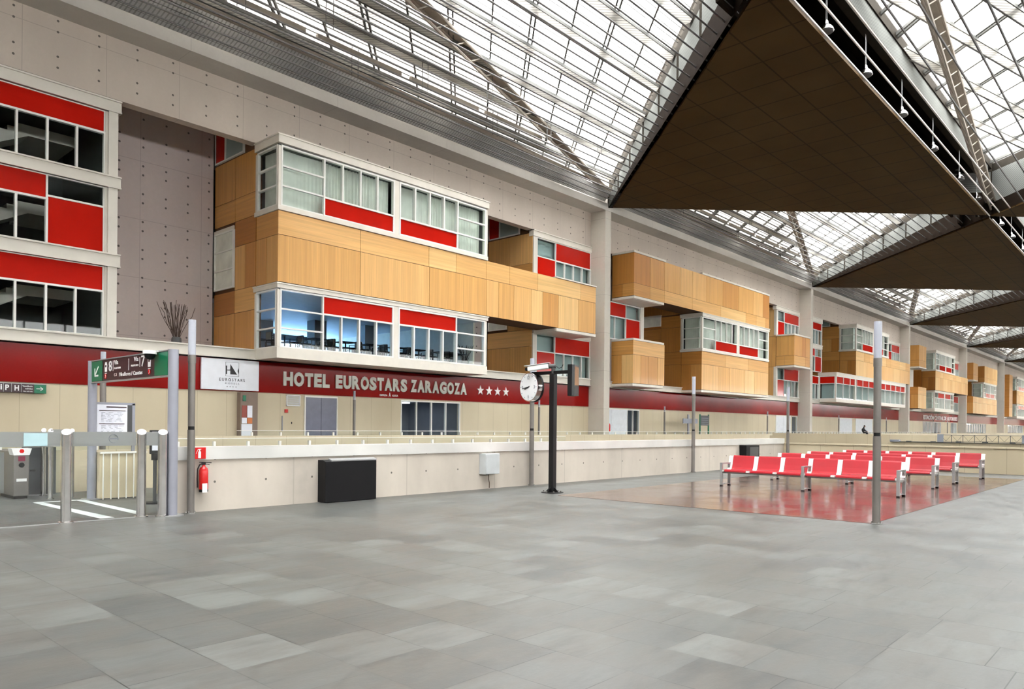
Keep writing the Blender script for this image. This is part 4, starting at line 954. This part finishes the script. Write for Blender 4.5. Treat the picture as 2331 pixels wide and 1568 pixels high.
# ------------------------------------------------------------------ lamp posts
def lamp_post():
    r = empty('lamp_post', (0, 0, 0))
    MB().cyl((0, 0, .02), (0, 0, 1.48), .064, 20).build('lower_pole', M_steelp, r, True)
    MB().cyl((0, 0, 1.48), (0, 0, 1.54), .055, 20).build('collar', M_black, r, True)
    MB().cyl((0, 0, 1.54), (0, 0, 2.78), .058, 20, .062).cyl((0, 0, 2.66), (0, 0, 2.80), .068, 20).build('upper_pole', M_steelp, r, True)
    MB().cyl((0, 0, 2.80), (0, 0, 3.42), .064, 20).build('lamp_tube', M_tube, r, True)
    MB().cyl((0, 0, 2.80), (0, 0, 3.40), .02, 8).build('inner_fitting', M_signw, r)
    MB().cyl((0, 0, 0), (0, 0, .02), .085, 20).build('base_plate', M_steel, r, True)
    for a in range(4): MB().cyl((.075 * math.cos(a * 1.57 + .78), .075 * math.sin(a * 1.57 + .78), .02), (.075 * math.cos(a * 1.57 + .78), .075 * math.sin(a * 1.57 + .78), .045), .012, 6).build('bolt', M_steel, r)
    return r
M_steelp = plain('brown_grey_pole', (.21, .195, .18), .38, .45, var=.05, sc_=5)
lp = lamp_post(); first = True
for x, y, l in ((5.87, 13.0, 'lamp post beside the fire extinguisher at the left end of the low wall'), (15.08, 13.0, 'lamp post behind the clock against the low wall'), (23.9, 13.0, 'lamp post against the low wall between the clock and the red benches'), (32.0, 12.85, 'farthest lamp post at the corner of the low wall behind the benches'), (13.43, 3.87, 'large lamp post in front of the red benches at the corner of the stone inlay')):
    o = lp if first else copy_tree(lp); first = False; o.location = (x, y, 0.006 if x == 13.43 else 0); tag(o, l, 'lamp post', 'lamp posts')
def thin_post():
    r = empty('thin_lamp_post', (0, 0, 0)); MB().cyl((0, 0, 0), (0, 0, 2.85), .07, 12).build('pole', M_steelp, r, True); MB().cyl((0, 0, 2.85), (0, 0, 3.3), .06, 12).build('lamp_tube', M_tube, r, True); return r
tp = thin_post(); first = True
for x, y, l in ((6.6, 19.4, 'thin lamp post behind the white information board'), (22.4, 31.2, 'thin lamp post in front of the beige wall below the hotel name'), (36.9, 31.2, 'thin lamp post behind the clock near the first column'), (52.6, 31.2, 'thin lamp post right of the glass doors of the second bay'), (72.5, 31.2, 'thin lamp post in the right half of the second bay'), (93.2, 31.2, 'thin lamp post at the left of the white shutters'), (112.5, 31.2, 'thin lamp post at the right of the white shutters'), (148.5, 31.2, 'thin lamp post in the fourth bay under the bus station lettering')):
    o = tp if first else copy_tree(tp); first = False; o.location = (x, y, 0); tag(o, l, 'lamp post', 'thin lamp posts by the hotel wall')

# ------------------------------------------------------------------ clock, camera and screen on the black post
bp = empty('black_post', (13.92, 11.33, 0)); tag(bp, 'black steel T shaped post carrying the clock, camera and screen', 'post')
MB().box(13.85, 13.99, 11.26, 11.40, .02, 2.88).build('post', M_black, bp, False, .012)
MB().cyl((13.92, 11.33, 0), (13.92, 11.33, .02), .27, 24).build('base_plate', M_black, bp, True)
for a in range(6): MB().cyl((13.92 + .22 * math.cos(a), 11.33 + .22 * math.sin(a), .02), (13.92 + .22 * math.cos(a), 11.33 + .22 * math.sin(a), .05), .016, 6).build('bolt', M_steel, bp)
for a in range(4): q = a * math.pi / 2; MB().prism([(13.92 + .07 * math.cos(q), 11.33 + .07 * math.sin(q), .02), (13.92 + .2 * math.cos(q), 11.33 + .2 * math.sin(q), .02), (13.92 + .07 * math.cos(q), 11.33 + .07 * math.sin(q), .14)], (.01 * math.sin(q), -.01 * math.cos(q), 0)).build('gusset', M_black, bp)
MB().box(13.88, 13.96, 10.72, 12.0, 2.86, 2.94).build('cross_arm', M_black, bp, False, .008)
ck = empty('station_clock', (13.9, 12.02, 2.56)); tag(ck, 'round white double faced station clock on the left arm of the black post', 'clock')
n = Vector((-.985, .17, 0)); c = Vector((13.9, 12.02, 2.565)); sd = Vector((-.17, -.985, 0)) * 1.0
sd = Vector((0, 0, 1)).cross(n) * 1.0
MB().cyl(c - n * .085, c + n * .075, .355, 40).build('clock_case', M_chrome, ck, True)
for s_ in (1,):
    MB().cyl(c + n * .075, c + n * .085, .335, 40).build('clock_face', M_clockface, ck, True)
    MB().cyl(c - n * .095, c - n * .085, .335, 40).build('clock_face', M_clockface, ck, True)
    MB().cyl(c - n * .11, c - n * .075, .372, 40).build('rim', M_black, ck, True)
    mk = MB()
    for i in range(12):
        a = i * math.pi / 6; dr = sd * math.sin(a) + Vector((0, 0, 1)) * math.cos(a); mk.bar(c + n * .088 + dr * .28, c + n * .088 + dr * .31, .014, .006, upv=tuple(n))
    mk.build('hour_marks', M_inkg, ck)
    for nm, (tx, a) in (('12', ('12', 0)), ('3', ('3', 90)), ('6', ('6', 180)), ('9', ('9', 270))):
        a = math.radians(a); dr = sd * math.sin(a) + Vector((0, 0, 1)) * math.cos(a); ww = .08 if nm == '12' else .045
        put_text('numeral', tx, M_inkg, ck, tuple(c + n * .088 + dr * .23 - sd * ww / 2 - Vector((0, 0, .04))), tuple(sd), (0, 0, 1), ww, .08, .003, .01)
    for nm, ang, L_, w_2 in (('hour_hand', 250, .15, .028), ('minute_hand', 262, .24, .018)):
        a = math.radians(ang); dr = sd * math.sin(a) + Vector((0, 0, 1)) * math.cos(a); MB().bar(c + n * .095 - dr * .05, c + n * .095 + dr * L_, w_2, .006, upv=tuple(n)).build(nm, M_ink, ck)
MB().cyl(c + Vector((0, 0, .35)), (13.92, 12.0, 2.88), .02, 8).build('bracket', M_chrome, ck)
cc = empty('security_camera', (13.9, 11.4, 2.94)); tag(cc, 'white security camera pointing left on top of the black post', 'camera')
MB().bar((13.7, 11.95, 3.0), (13.86, 11.42, 3.06), .12, .12).build('camera_body', M_signw, cc, False, .02)
MB().bar((13.66, 12.02, 3.07), (13.87, 11.40, 3.135), .15, .012).build('sun_shield', M_signw, cc)
MB().cyl((13.7, 11.95, 3.0), (13.68, 12.01, 2.995), .045, 16).build('lens', M_black, cc, True)
MB().cyl((13.92, 11.33, 2.88), (13.92, 11.33, 3.02), .05, 14).cyl((13.86, 11.42, 3.05), (13.95, 11.28, 3.06), .055, 14).build('mount', M_darkgrey, cc, True)
MB().tube([(13.95, 11.28, 3.06), (13.98, 11.2, 3.0), (14., 11.13, 3.03), (14., 11.1, 3.09)], .008, 6).build('cable', M_black, cc)
sn = empty('information_screen', (13.9, 10.6, 2.3)); tag(sn, 'tall double sided information screen at the right end of the black post arm', 'screen')
n = Vector((math.cos(math.radians(292)), math.sin(math.radians(292)), 0)); sd = Vector((0, 0, 1)).cross(n); c = Vector((13.93, 10.68, 2.69))
MB().bar(c - n * .075 - Vector((0, 0, .37)), c - n * .075 + Vector((0, 0, .37)), .42, .10, upv=tuple(n)).build('casing', M_black2, sn, False, .01)
MB().bar(c + n * .01 - Vector((0, 0, .36)), c + n * .01 + Vector((0, 0, .36)), .40, .06, upv=tuple(n)).build('screen_frame', M_darkgrey, sn)
MB().bar(c + n * .042 - Vector((0, 0, .12)), c + n * .042 + Vector((0, 0, .32)), .34, .006, upv=tuple(n)).build('screen_glass', M_orange, sn)
MB().bar(c + n * .042 - Vector((0, 0, .34)), c + n * .042 - Vector((0, 0, .16)), .34, .006, upv=tuple(n)).build('lower_glass', M_darkgrey, sn)

# ------------------------------------------------------------------ objects on the low wall
hb = empty('black_cabinet', (9.2, 12.9, 0)); tag(hb, 'black floor cabinet with sloped steel top against the low wall', 'cabinet')
MB().prism([(8.55, 13.14, .01), (8.55, 12.86, .01), (8.55, 12.86, .84), (8.55, 12.98, .87), (8.55, 13.14, .87)], (1.27, 0, 0)).build('body', M_black2, hb, False, .006)
MB().prism([(8.7, 12.99, .875), (8.7, 12.875, .845), (8.7, 12.875, .87), (8.7, 12.99, .9)], (1.14, 0, 0)).build('top_grille', M_alu, hb)
hb2 = empty('black_cabinet', (28.6, 12.9, 0)); tag(hb2, 'distant black cabinet against the low wall behind the benches', 'cabinet')
MB().box(27.9, 29.1, 12.85, 13.14, .0, .92).build('body', M_black2, hb2, False, .006); MB().box(28.2, 29.0, 12.84, 12.85, .3, .85).build('front_panel', M_darkgrey, hb2)
eb = empty('electric_box', (13.5, 12.95, .36)); tag(eb, 'grey electrical box with sockets mounted on the low wall', 'box')
MB().box(13.24, 13.74, 12.92, 13.15, .38, .90).build('body', M_boxg, eb, False, .01)
MB().box(13.25, 13.73, 12.905, 12.92, .39, .89).build('front_cover', M_boxg, eb, False, .006)
for z in (.47, .77): MB().cyl((13.74, 13.02, z), (13.79, 13.02, z), .035, 12).build('socket', M_black, eb)
MB().tube([(13.45, 13.02, .38), (13.46, 13.03, .25), (13.5, 13.04, .16), (13.52, 13.06, .03)], .012, 6).build('cable', plain('cable_brown', (.12, .09, .06), .6), eb)
fx = empty('fire_extinguisher', (6.12, 13.05, .36)); tag(fx, 'red fire extinguisher hanging on the low wall beside the lamp post', 'extinguisher')
MB().lathe((6.12, 13.04, .38), [(.062, 0), (.075, .015), (.078, .05), (.078, .36), (.065, .41), (.03, .44), (.022, .47)], 20).build('cylinder', M_firered, fx, True)
MB().lathe((6.12, 13.04, .365), [(.07, 0), (.079, .01), (.079, .045), (.07, .05)], 20).build('foot_ring', M_black, fx, True)
MB().box(6.09, 6.15, 13.02, 13.06, .85, .9).bar((6.04, 13.04, .9), (6.25, 13.02, .885), .025, .015).bar((6.12, 13.04, .87), (6.22, 13.03, .85), .02, .012).build('valve', M_black, fx)
MB().tube([(6.1, 13.02, .87), (6.03, 13.0, .86), (5.99, 13.0, .78), (5.99, 13.01, .6), (6.0, 13.02, .45)], .011, 6).build('hose', M_black, fx)
MB().bar((6.06, 12.962, .44), (6.15, 12.962, .44), .01, .16).build('label_sheet', M_signw, fx); MB().box(6.1, 6.14, 13.1, 13.15, .55, .8).build('wall_bracket', M_black, fx)
es = empty('extinguisher_sign', (6.05, 13.1, .97)); tag(es, 'small red square sign with white extinguisher symbol above the extinguisher', 'sign')
MB().box(5.96, 6.18, 13.09, 13.12, .955, 1.16).build('plate', M_firered, es)
MB().prism([(6.04 + a * .001, 13.088, .97 + b * .001) for a, b in ((0, 0), (50, 0), (50, 110), (35, 130), (35, 150), (55, 155), (55, 165), (0, 165), (0, 150), (15, 145), (15, 130), (0, 110))], (0, .004, 0)).bar((6.035, 13.088, 1.13), (6.0, 13.088, 1.05), .004, .014, upv=(0, 1, 0)).build('symbol', M_signw, es)

# ------------------------------------------------------------------ glass barrier with steel bollards
def bollard():
    r = empty('steel_bollard', (0, 0, 0))
    n = 24; mb = MB(); b = len(mb.v)
    for zf in (lambda a: .02, lambda a: 1.43 + .045 * math.cos(a)):
        for i in range(n):
            a = 2 * math.pi * i / n; mb.v.append((.076 * math.cos(a), .076 * math.sin(a), zf(a)))
    for i in range(n): mb.f.append((i, (i + 1) % n, n + (i + 1) % n, n + i)); mb.m.append(0)
    mb.f.append(tuple(range(n, 2 * n))); mb.m.append(0)
    mb.build('tube', M_steel, r, True)
    mb = MB(); mb.prism([(.072 * math.cos(2 * math.pi * i / n), .072 * math.sin(2 * math.pi * i / n), 1.436 + .045 * math.cos(2 * math.pi * i / n)) for i in range(n)], (0, 0, .006)).build('slanted_cap', plain('painted_cap_reflection', (.92, .92, .92), .55, .3), r)  # skylight reflected in the cap is painted in as a bright colour
    MB().cyl((0, 0, 0), (0, 0, .02), .115, 24).build('foot_flange', M_steel, r, True)
    return r
bo = bollard(); first = True
for x, y, l in ((3.93, 13.1, 'steel bollard of the glass barrier nearest the left edge'), (5.07, 13.1, 'steel bollard in the middle of the glass barrier'), (5.34, 12.9, 'steel bollard right beside the sign gantry post'), (4.9, 17.3, 'slim steel bollard behind, left of the gantry far post'), (5.28, 17.25, 'slim steel bollard touching the far gantry post'), (5.02, 18.2, 'rear steel bollard next to the dark ticket machine')):
    o = bo if first else copy_tree(bo); first = False; o.location = (x, y, 0); o.rotation_euler.z = math.radians(70)
    if y > 14: o.scale = (.62, .62, .98)
    tag(o, l, 'bollard', 'steel bollards')
def gpanel(label, x0, x1, y0, y1):
    r = empty('glass_barrier', ((x0 + x1) / 2, (y0 + y1) / 2, .06)); tag(r, label, 'glass barrier', 'glass barrier panels')
    MB().bar((x0, y0, .66), (x1, y1, .66), .012, 1.2).build('glass', M_clear, r)
    MB().bar((x0, y0, 1.325), (x1, y1, 1.325), .016, .23).build('frosted_band', M_frostband, r)
    return r
g1 = gpanel('glass panel of the barrier in front of the ticket gate at far left', 2.2, 3.84, 13.1, 13.1)
MB().box(3.34, 3.66, 13.08, 13.09, 1.22, 1.42).build('blue_notice', plain('pale_blue_notice', (.42, .60, .64), .5), g1)
g2 = gpanel('glass panel between the first and second bollards with round emblem', 4.02, 4.98, 13.1, 13.1)
ring = MB(); cx, cz = 4.62, 1.33
for a in range(18):
    if a in (15, 16): continue
    a0 = a * math.pi / 9; a1 = (a + .85) * math.pi / 9; ring.bar((cx + .07 * math.cos(a0), 13.088, cz + .07 * math.sin(a0)), (cx + .07 * math.cos(a1), 13.088, cz + .07 * math.sin(a1)), .004, .02, upv=(0, 1, 0))
ring.box(cx - .05, cx + .06, 13.086, 13.09, cz - .01, cz + .005).build('emblem', M_inkg, g2)
gpanel('narrow glass panel beside the gantry post', 5.13, 5.28, 13.05, 12.95)
gpanel('glass panel of the rear barrier behind the gantry post', 4.9, 5.25, 17.3, 17.25)
struct(MB().box(1.6, 5.7, 13.06, 13.11, 0, .012).build('trim_12', M_alu), 'thin metal strip on the floor under the glass barrier')
# painted floor lines behind the barrier
for i, pts in enumerate((((4.45, 16.7), (4.6, 16.7), (4.72, 13.3), (4.5, 13.3)), ((5.2, 16.7), (5.36, 16.7), (5.34, 13.6), (5.16, 13.6)), ((4.46, 16.82), (5.36, 16.82), (5.36, 16.68), (4.46, 16.68)))):
    struct(MB().prism([(x, y, .0) for x, y in pts][::-1], (0, 0, .003)).build('trim_13', M_line), 'white line painted on the floor behind the glass barrier')
# ticket gate
tg = empty('ticket_gate', (4.5, 18.2, 0)); tag(tg, 'steel ticket gate with red cross light behind the glass barrier', 'ticket gate')
MB().box(4.36, 4.64, 17.75, 19.6, .06, .98).build('gate_body', M_steelp, tg, False, .015); MB().box(4.38, 4.62, 17.8, 19.5, 0, .06).build('plinth', M_black, tg)
MB().prism([(4.36, 17.74, .90), (4.64, 17.74, .90), (4.68, 17.74, 1.04), (4.32, 17.74, 1.04)], (0, .3, 0)).build('top_display', M_signw, tg)
MB().cyl((4.5, 17.745, .985), (4.5, 17.73, .985), .045, 6).build('stop_light', M_firered, tg)
MB().box(4.44, 4.56, 17.735, 17.75, .78, .88).build('ticket_reader', M_wine, tg); MB().cyl((4.5, 17.75, .70), (4.5, 17.73, .70), .05, 16).build('button', M_black, tg); MB().box(4.41, 4.59, 17.735, 17.75, .36, .42).build('slot_plate', M_signw, tg)
MB().box(3.75, 4.3, 18.2, 18.23, .1, .95).build('glass_flap', M_frostband, tg)
dm = empty('ticket_machine', (5.0, 18.6, 0)); tag(dm, 'dark grey metal machine cabinet right of the ticket gate', 'machine')
MB().box(4.76, 5.32, 18.4, 18.78, .02, 1.04).build('body', M_darkgrey, dm, False, .01); MB().box(4.82, 4.92, 18.385, 18.4, .52, .56).build('handle', M_black, dm); MB().box(4.76, 5.32, 18.38, 18.4, 0, .02).build('plinth', M_alu, dm)
# sign gantry
ga = empty('sign_gantry', (5.5, 14.8, 0)); tag(ga, 'grey gantry with green and brown platform sign for tracks 8 and 7', 'sign gantry')
for y in (12.89, 16.76):
    p = MB().cyl((5.5, y, .02), (5.5, y, 2.86), .085, 24).build('post', M_galv, ga, True)
    MB().cyl((5.5, y, 0), (5.5, y, .02), .19, 24).build('foot_plate', M_alu, ga, True)
MB().box(5.46, 5.54, 12.97, 16.68, 2.42, 2.84).build('sign_body', M_purple, ga)
MB().box(5.44, 5.56, 12.97, 16.68, 2.84, 2.86).box(5.44, 5.56, 12.97, 16.68, 2.40, 2.42).build('sign_frame', M_alu, ga)
MB().box(5.45, 5.458, 16.08, 16.66, 2.43, 2.83).build('green_panel', M_green, ga); MB().box(5.45, 5.458, 13.0, 13.55, 2.43, 2.83).build('green_panel', M_green, ga)
def gt(name, tx, y, z, wd, h, mat=M_signw, off=.01): put_text(name, tx, mat, ga, (5.452, y, z), (0, -1, 0), (0, 0, 1), wd, h, .006, off)
def seg(mb, y0, z0, y1, z1, w_=.03): mb.bar((5.449, y0, z0), (5.449, y1, z1), w_, .006, upv=(1, 0, 0))
a_ = MB(); seg(a_, 16.28, 2.72, 16.47, 2.55, .035); seg(a_, 16.49, 2.54, 16.29, 2.54, .035); seg(a_, 16.48, 2.55, 16.48, 2.69, .035); a_.build('arrow', M_signw, ga)
def train(mb, yc, zc):
    mb.prism([(5.449, yc - .055, zc - .09), (5.449, yc + .055, zc - .09), (5.449, yc + .065, zc + .04), (5.449, yc + .035, zc + .10), (5.449, yc - .035, zc + .10), (5.449, yc - .065, zc + .04)], (.006, 0, 0)); mb.box(5.449, 5.455, yc - .05, yc + .05, zc - .13, zc - .115)
t_ = MB(); train(t_, 15.88, 2.69); train(t_, 13.78, 2.69); t_.build('train_symbol', M_signw, ga)
t_ = MB()
for yc in (15.88, 13.78): t_.box(5.446, 5.45, yc - .035, yc + .035, 2.69, 2.73)
t_.build('train_window', M_purple, ga)
gt('numeral', '8', 15.72, 2.60, .16, .2); gt('numeral', '7', 14.13, 2.62, .16, .2)
gt('lettering', 'V\u00eda', 15.44, 2.72, .2, .085); gt('lettering', 'V\u00eda', 14.47, 2.73, .2, .085); gt('lettering', 'PLATFORM', 15.44, 2.63, .32, .035, off=0); gt('lettering', 'PLATFORM', 14.6, 2.64, .33, .035, off=0)
gt('lettering', 'C-1', 15.44, 2.49, .13, .06, M_star); gt('lettering', 'Miraflores / Casetas', 15.18, 2.48, 1.1, .075)
for yc in (15.9, 13.78):
    MB().cyl((5.456, yc, 2.51), (5.448, yc, 2.51), .05, 18).build('commuter_symbol', M_firered, ga); k_ = MB(); seg(k_, yc - .005, 2.54, yc - .03, 2.51, .014); seg(k_, yc - .03, 2.51, yc + .01, 2.48, .014); k_.build('symbol_mark', M_signw, ga)
MB().box(5.448, 5.455, 14.72, 14.73, 2.58, 2.80).box(5.448, 5.455, 15.5, 15.51, 2.6, 2.8).box(5.448, 5.455, 14.2, 14.21, 2.62, 2.8).build('divider', M_signw, ga)
dmc = empty('dome_camera', (5.3, 13.6, 2.8)); tag(dmc, 'white dome camera at the right end of the platform sign', 'camera')
MB().cyl((5.33, 13.45, 2.80), (5.33, 13.45, 2.86), .115, 24).build('housing', M_signw, dmc, True); MB().lathe((5.33, 13.45, 2.70), [(.01, 0), (.05, .01), (.085, .05), (.095, .10)], 20).build('dome', M_black, dmc, True); MB().bar((5.33, 13.45, 2.84), (5.5, 13.35, 2.86), .05, .03).build('bracket', M_alu, dmc)
# information board
ib = empty('information_board', (5.95, 16.9, 0)); tag(ib, 'information board with white timetable sheets behind the glass barrier', 'notice board')
MB().box(5.58, 5.62, 16.9, 16.95, 0, 2.0).box(6.34, 6.40, 16.9, 16.95, 0, 2.0).box(5.58, 6.40, 16.9, 16.95, 1.97, 2.02).box(5.6, 6.36, 16.9, 16.95, 1.1, 1.14).build('frame', M_galv, ib)
MB().box(5.64, 6.24, 16.9, 16.92, 1.14, 1.97).build('timetable_sheet', M_paper, ib); MB().box(6.24, 6.34, 16.9, 16.92, 1.14, 1.97).build('side_strip', M_darkgrey, ib)
for a, b, c, d in ((5.82, 6.22, 1.91, 1.935), (5.68, 6.2, 1.84, 1.852), (5.68, 6.18, 1.56, 1.572), (5.68, 6.18, 1.28, 1.292)): MB().box(a, b, 16.89, 16.9, c, d).build('headline', M_purple, ib)
ln_ = MB(); rr = random.Random(5)
for z in [1.80 - .03 * i for i in range(7)] + [1.52 - .03 * i for i in range(7)]:
    x = 5.72
    while x < 6.1: l_ = rr.uniform(.03, .1); ln_.box(x, x + l_, 16.892, 16.9, z, z + .006); x += l_ + rr.uniform(.02, .09)
ln_.build('text_lines', M_inkg, ib)
# beige barrier boxes with pipes
bb = empty('beige_barrier', (6, 16.6, 0)); tag(bb, 'beige panelled barrier with white upright pipes behind the glass', 'barrier')
MB().box(5.58, 6.5, 16.55, 16.8, .02, .98).build('body', plain('beige_barrier_panel', (.60, .52, .36), .5), bb); MB().box(6.75, 6.8, 14.9, 16.7, .05, .98).build('side_body', plain('beige_barrier_panel', (.6, .5, .3), .5), bb)
for i in range(6): MB().cyl((5.64 + .15 * i, 16.52, 0), (5.64 + .15 * i, 16.52, .98), .013, 8).build('upright', M_whitem, bb)
MB().box(5.58, 6.5, 16.5, 16.54, .95, .985).build('top_strip', M_whitem, bb)
for i in range(4): MB().cyl((6.72, 15.0 + .4 * i, 0), (6.72, 15.0 + .4 * i, .98), .013, 8).build('upright', M_whitem, bb)
# validator stand
va = empty('ticket_validator', (6.15, 15.1, 0)); tag(va, 'black ticket validator on a round foot stand left of the gantry post', 'validator')
MB().cyl((6.1, 15.1, 0), (6.1, 15.1, .03), .2, 24).build('foot', M_black2, va, True); MB().cyl((6.1, 15.1, .03), (6.1, 15.1, 1.0), .035, 14).build('pole', M_darkgrey, va, True)
MB().box(6.0, 6.2, 15.05, 15.13, .98, 1.45).build('device', M_black, va, False, .01); MB().box(6.02, 6.18, 15.035, 15.05, 1.05, 1.42).build('display', M_paper, va); MB().cyl((6.1, 15.1, .86), (6.1, 15.1, .99), .07, 14).build('clamp', M_black, va, True)

# ------------------------------------------------------------------ red benches
def bench(nseat=6):
    r = empty('waiting_bench', (0, 0, 0)); L = 4.44; p = L / nseat
    for i in range(nseat):
        y0 = i * p + .06; y1 = (i + 1) * p - .07
        n = 8
        prof = [(-.02, .425), (.0, .455), (.05, .46), (.2, .445), (.36, .44), (.43, .455)]
        mb = MB(); mb.prism([(x, y0, z) for x, z in prof] + [(x, y0, z - .03) for x, z in prof[::-1]], (0, y1 - y0, 0)); mb.build('seat', M_redseat, r)
        prof = [(.43, .46), (.46, .50), (.50, .62), (.545, .80), (.565, .83)]
        mb = MB(); mb.prism([(x, y0, z) for x, z in prof] + [(x + .03, y0, z) for x, z in prof[::-1]], (0, y1 - y0, 0)); mb.build('backrest', M_redseat, r)
    for i in range(nseat + 1):
        y0 = i * p - .055; y1 = i * p + .055
        prof = [(.40, .44), (.45, .50), (.49, .62), (.54, .80), (.56, .815)]
        MB().prism([(x, y0, z) for x, z in prof] + [(x + .035, y0, z) for x, z in prof[::-1]], (0, y1 - y0, 0)).box(-.025, .0, y0 + .01, y1 - .01, .395, .445).box(0, .42, y0 + .01, y1 - .01, .40, .425).build('divider', M_wseat, r)
    MB().box(.15, .25, -.05, L + .05, .34, .40).build('beam', M_alu, r)
    for y in (-.02, L / 2, L + .02):
        lg = MB().box(-.03, .02, y - .035, y + .035, .03, .62).box(.44, .49, y - .035, y + .035, .03, .62).box(-.03, .49, y - .035, y + .035, .60, .635).box(-.03, .49, y - .03, y + .03, .36, .40)
        lg.bar((0, y, .04), (.23, y, .065), .05, .02).bar((.23, y, .065), (.46, y, .04), .05, .02)
        l_ = lg.build('leg_frame', M_alu, r)
        for fx_ in (-.035, .43): MB().box(fx_, fx_ + .065, y - .035, y + .035, 0, .03).build('rubber_foot', M_black, l_)
    return r
be = bench(); first = True
for x, y, l in ((19.05, 5.03, 'front row of six joined red seats with white dividers'), (22.56, 5.09, 'second row of red seats behind the front row'), (25.1, 5.12, 'third row of red seats from the front'), (28.3, 5.0, 'rearmost row of red seats nearest the beige wall')):
    o = be if first else copy_tree(be); first = False; o.location = (x, y, .006); tag(o, l, 'bench', 'red waiting benches')

# ------------------------------------------------------------------ dry twigs in front of the recess and in the restaurant
def twigs(label, x, y, z, h, n_, sp):
    r = empty('dry_branches', (x, y, z)); tag(r, label, 'plant'); rr = random.Random(n_); mb = MB()
    for i in range(n_):
        a = rr.uniform(0, 6.28); b = rr.uniform(.2, 1); pts = [(x + .1 * math.cos(a), y + .1 * math.sin(a), z + .3)]
        for j in range(1, 5): pts.append((x + (.1 + sp * b * j / 4) * math.cos(a) + rr.uniform(-.04, .04), y + (.1 + sp * b * j / 4) * math.sin(a) + rr.uniform(-.04, .04), z + .3 + (h - .3) * j / 4 * rr.uniform(.85, 1)))
        mb.tube(pts, .012, 4)
    mb.build('twigs', M_twig, r); MB().lathe((x, y, z), [(.16, 0), (.22, .02), (.2, .35), (.16, .4)], 16).build('vase', M_darkgrey, r, True)
twigs('tall dry branches in a vase on the ledge before the recessed concrete wall', 14.2, 33.0, 4.98, 1.95, 34, .75)
twigs('dry branches in a vase at the right end inside the restaurant window', 30.1, 31.2, 4.98, 1.3, 26, .5)
struct(MB().box(11.3, 17.45, 32.1, 36.2, 4.6, 4.98).build('floor_terrace', M_beam)); struct(MB().box(30.7, 37.1, 32.1, 36.2, 4.6, 4.98).build('floor_terrace', M_beam))

# ------------------------------------------------------------------ small things at the hotel wall and the person
def signstand(name, label, x, w_=1.5, h=2.75, Y=30.5):
    r = empty(name, (x, Y, 0)); tag(r, label, 'sign')
    for dx in (0, w_): MB().box(x + dx - .06, x + dx + .06, Y - .04, Y + .04, 0, h).build('post', M_green, r)
    MB().box(x, x + w_, Y - .05, Y + .05, h - .95, h - .1).build('map_panel', M_darkgrey, r)
    for i in range(4): MB().box(x + .15, x + w_ - .15, Y - .06, Y - .05, h - .85 + .17 * i, h - .81 + .17 * i).build('map_line', M_inkg, r)
signstand('map_stand', 'green framed map stand on two posts before the beige wall of the second bay', 57.2)
fs = empty('finger_sign', (55.2, 30.5, 0)); tag(fs, 'grey sign panel on a post half hidden by the third lamp post', 'sign'); MB().box(55.1, 55.3, 30.45, 30.55, 0, 2.7).build('post', M_galv, fs); MB().box(54.2, 56.6, 30.4, 30.46, 1.95, 2.35).build('sign_panel', M_inkg, fs)
hs2 = empty('fire_hose_reel', (44.0, 30.6, 1.3)); tag(hs2, 'red fire extinguisher at the foot of the first column', 'extinguisher'); MB().lathe((44.35, 30.9, 1.25), [(.1, 0), (.12, .03), (.12, .5), (.05, .62)], 14).build('cylinder', M_firered, hs2, True); MB().box(44.16, 44.26, 30.85, 30.95, 1.25, 1.9).build('bracket', M_black, hs2)
def person():
    r = empty('person', (88.5, 27.0, 1.14)); tag(r, 'person in black clothes sitting hunched on the far parapet', 'person')
    J = [((0, 0, .14), .15), ((0, .02, .36), .16), ((0, -.06, .58), .17), ((0, -.10, .66), .065), ((0, -.15, .74), .06)]
    V = [(0, .0, .12), (0, .02, .34), (0, -.06, .56), (0, -.10, .66), (0, -.15, .76)]
    rad = [.15, .15, .16, .06, .09]
    E_ = [(0, 1), (1, 2), (2, 3), (3, 4)]
    def chain(start, pts, rr):
        p = start
        for q, r_ in zip(pts, rr): V.append(q); rad.append(r_); E_.append((p, len(V) - 1)); p = len(V) - 1
    for s in (-1, 1):
        chain(0, [(s * .12, -.12, .10), (s * .2, -.42, .12), (s * .2, -.46, -.12), (s * .2, -.48, -.34), (s * .21, -.60, -.38)], [.10, .085, .065, .05, .045])
        chain(2, [(s * .2, -.06, .54), (s * .25, -.20, .32), (s * .14, -.40, .24), (s * .07, -.46, .25)], [.075, .055, .045, .035])
    me = bpy.data.meshes.new('body'); me.from_pydata(V, E_, []); ob = bpy.data.objects.new('body', me); COL.objects.link(ob); ob.parent = r
    sk = ob.modifiers.new('s', 'SKIN'); 
    for i, v_ in enumerate(me.skin_vertices[0].data): v_.radius = (rad[i], rad[i]); v_.use_root = (i == 0)
    sk.use_smooth_shade = True; ss = ob.modifiers.new('u', 'SUBSURF'); ss.levels = 2; ss.render_levels = 2
    me.materials.append(M_cloth); WLOC['hair'] = (0, 0, 0)
    L = WLOC[r.name]
    def ball(nm, c_, rx, ry, rz, mat, n=14):
        mb = MB(); mb.grid(lambda u, v_: (L[0] + c_[0] + rx * math.cos(2 * math.pi * u) * math.sin(math.pi * v_), L[1] + c_[1] + ry * math.sin(2 * math.pi * u) * math.sin(math.pi * v_), L[2] + c_[2] + rz * math.cos(math.pi * v_)), n, n); mb.build(nm, mat, r, True)
    ball('face', (0, -.20, .80), .075, .085, .11, M_skin); ball('hair', (0, -.175, .835), .088, .095, .10, M_cloth)
    for s in (-1, 1): ball('hand', (s * .05, -.49, .255), .035, .05, .03, M_skin, 8)
person()
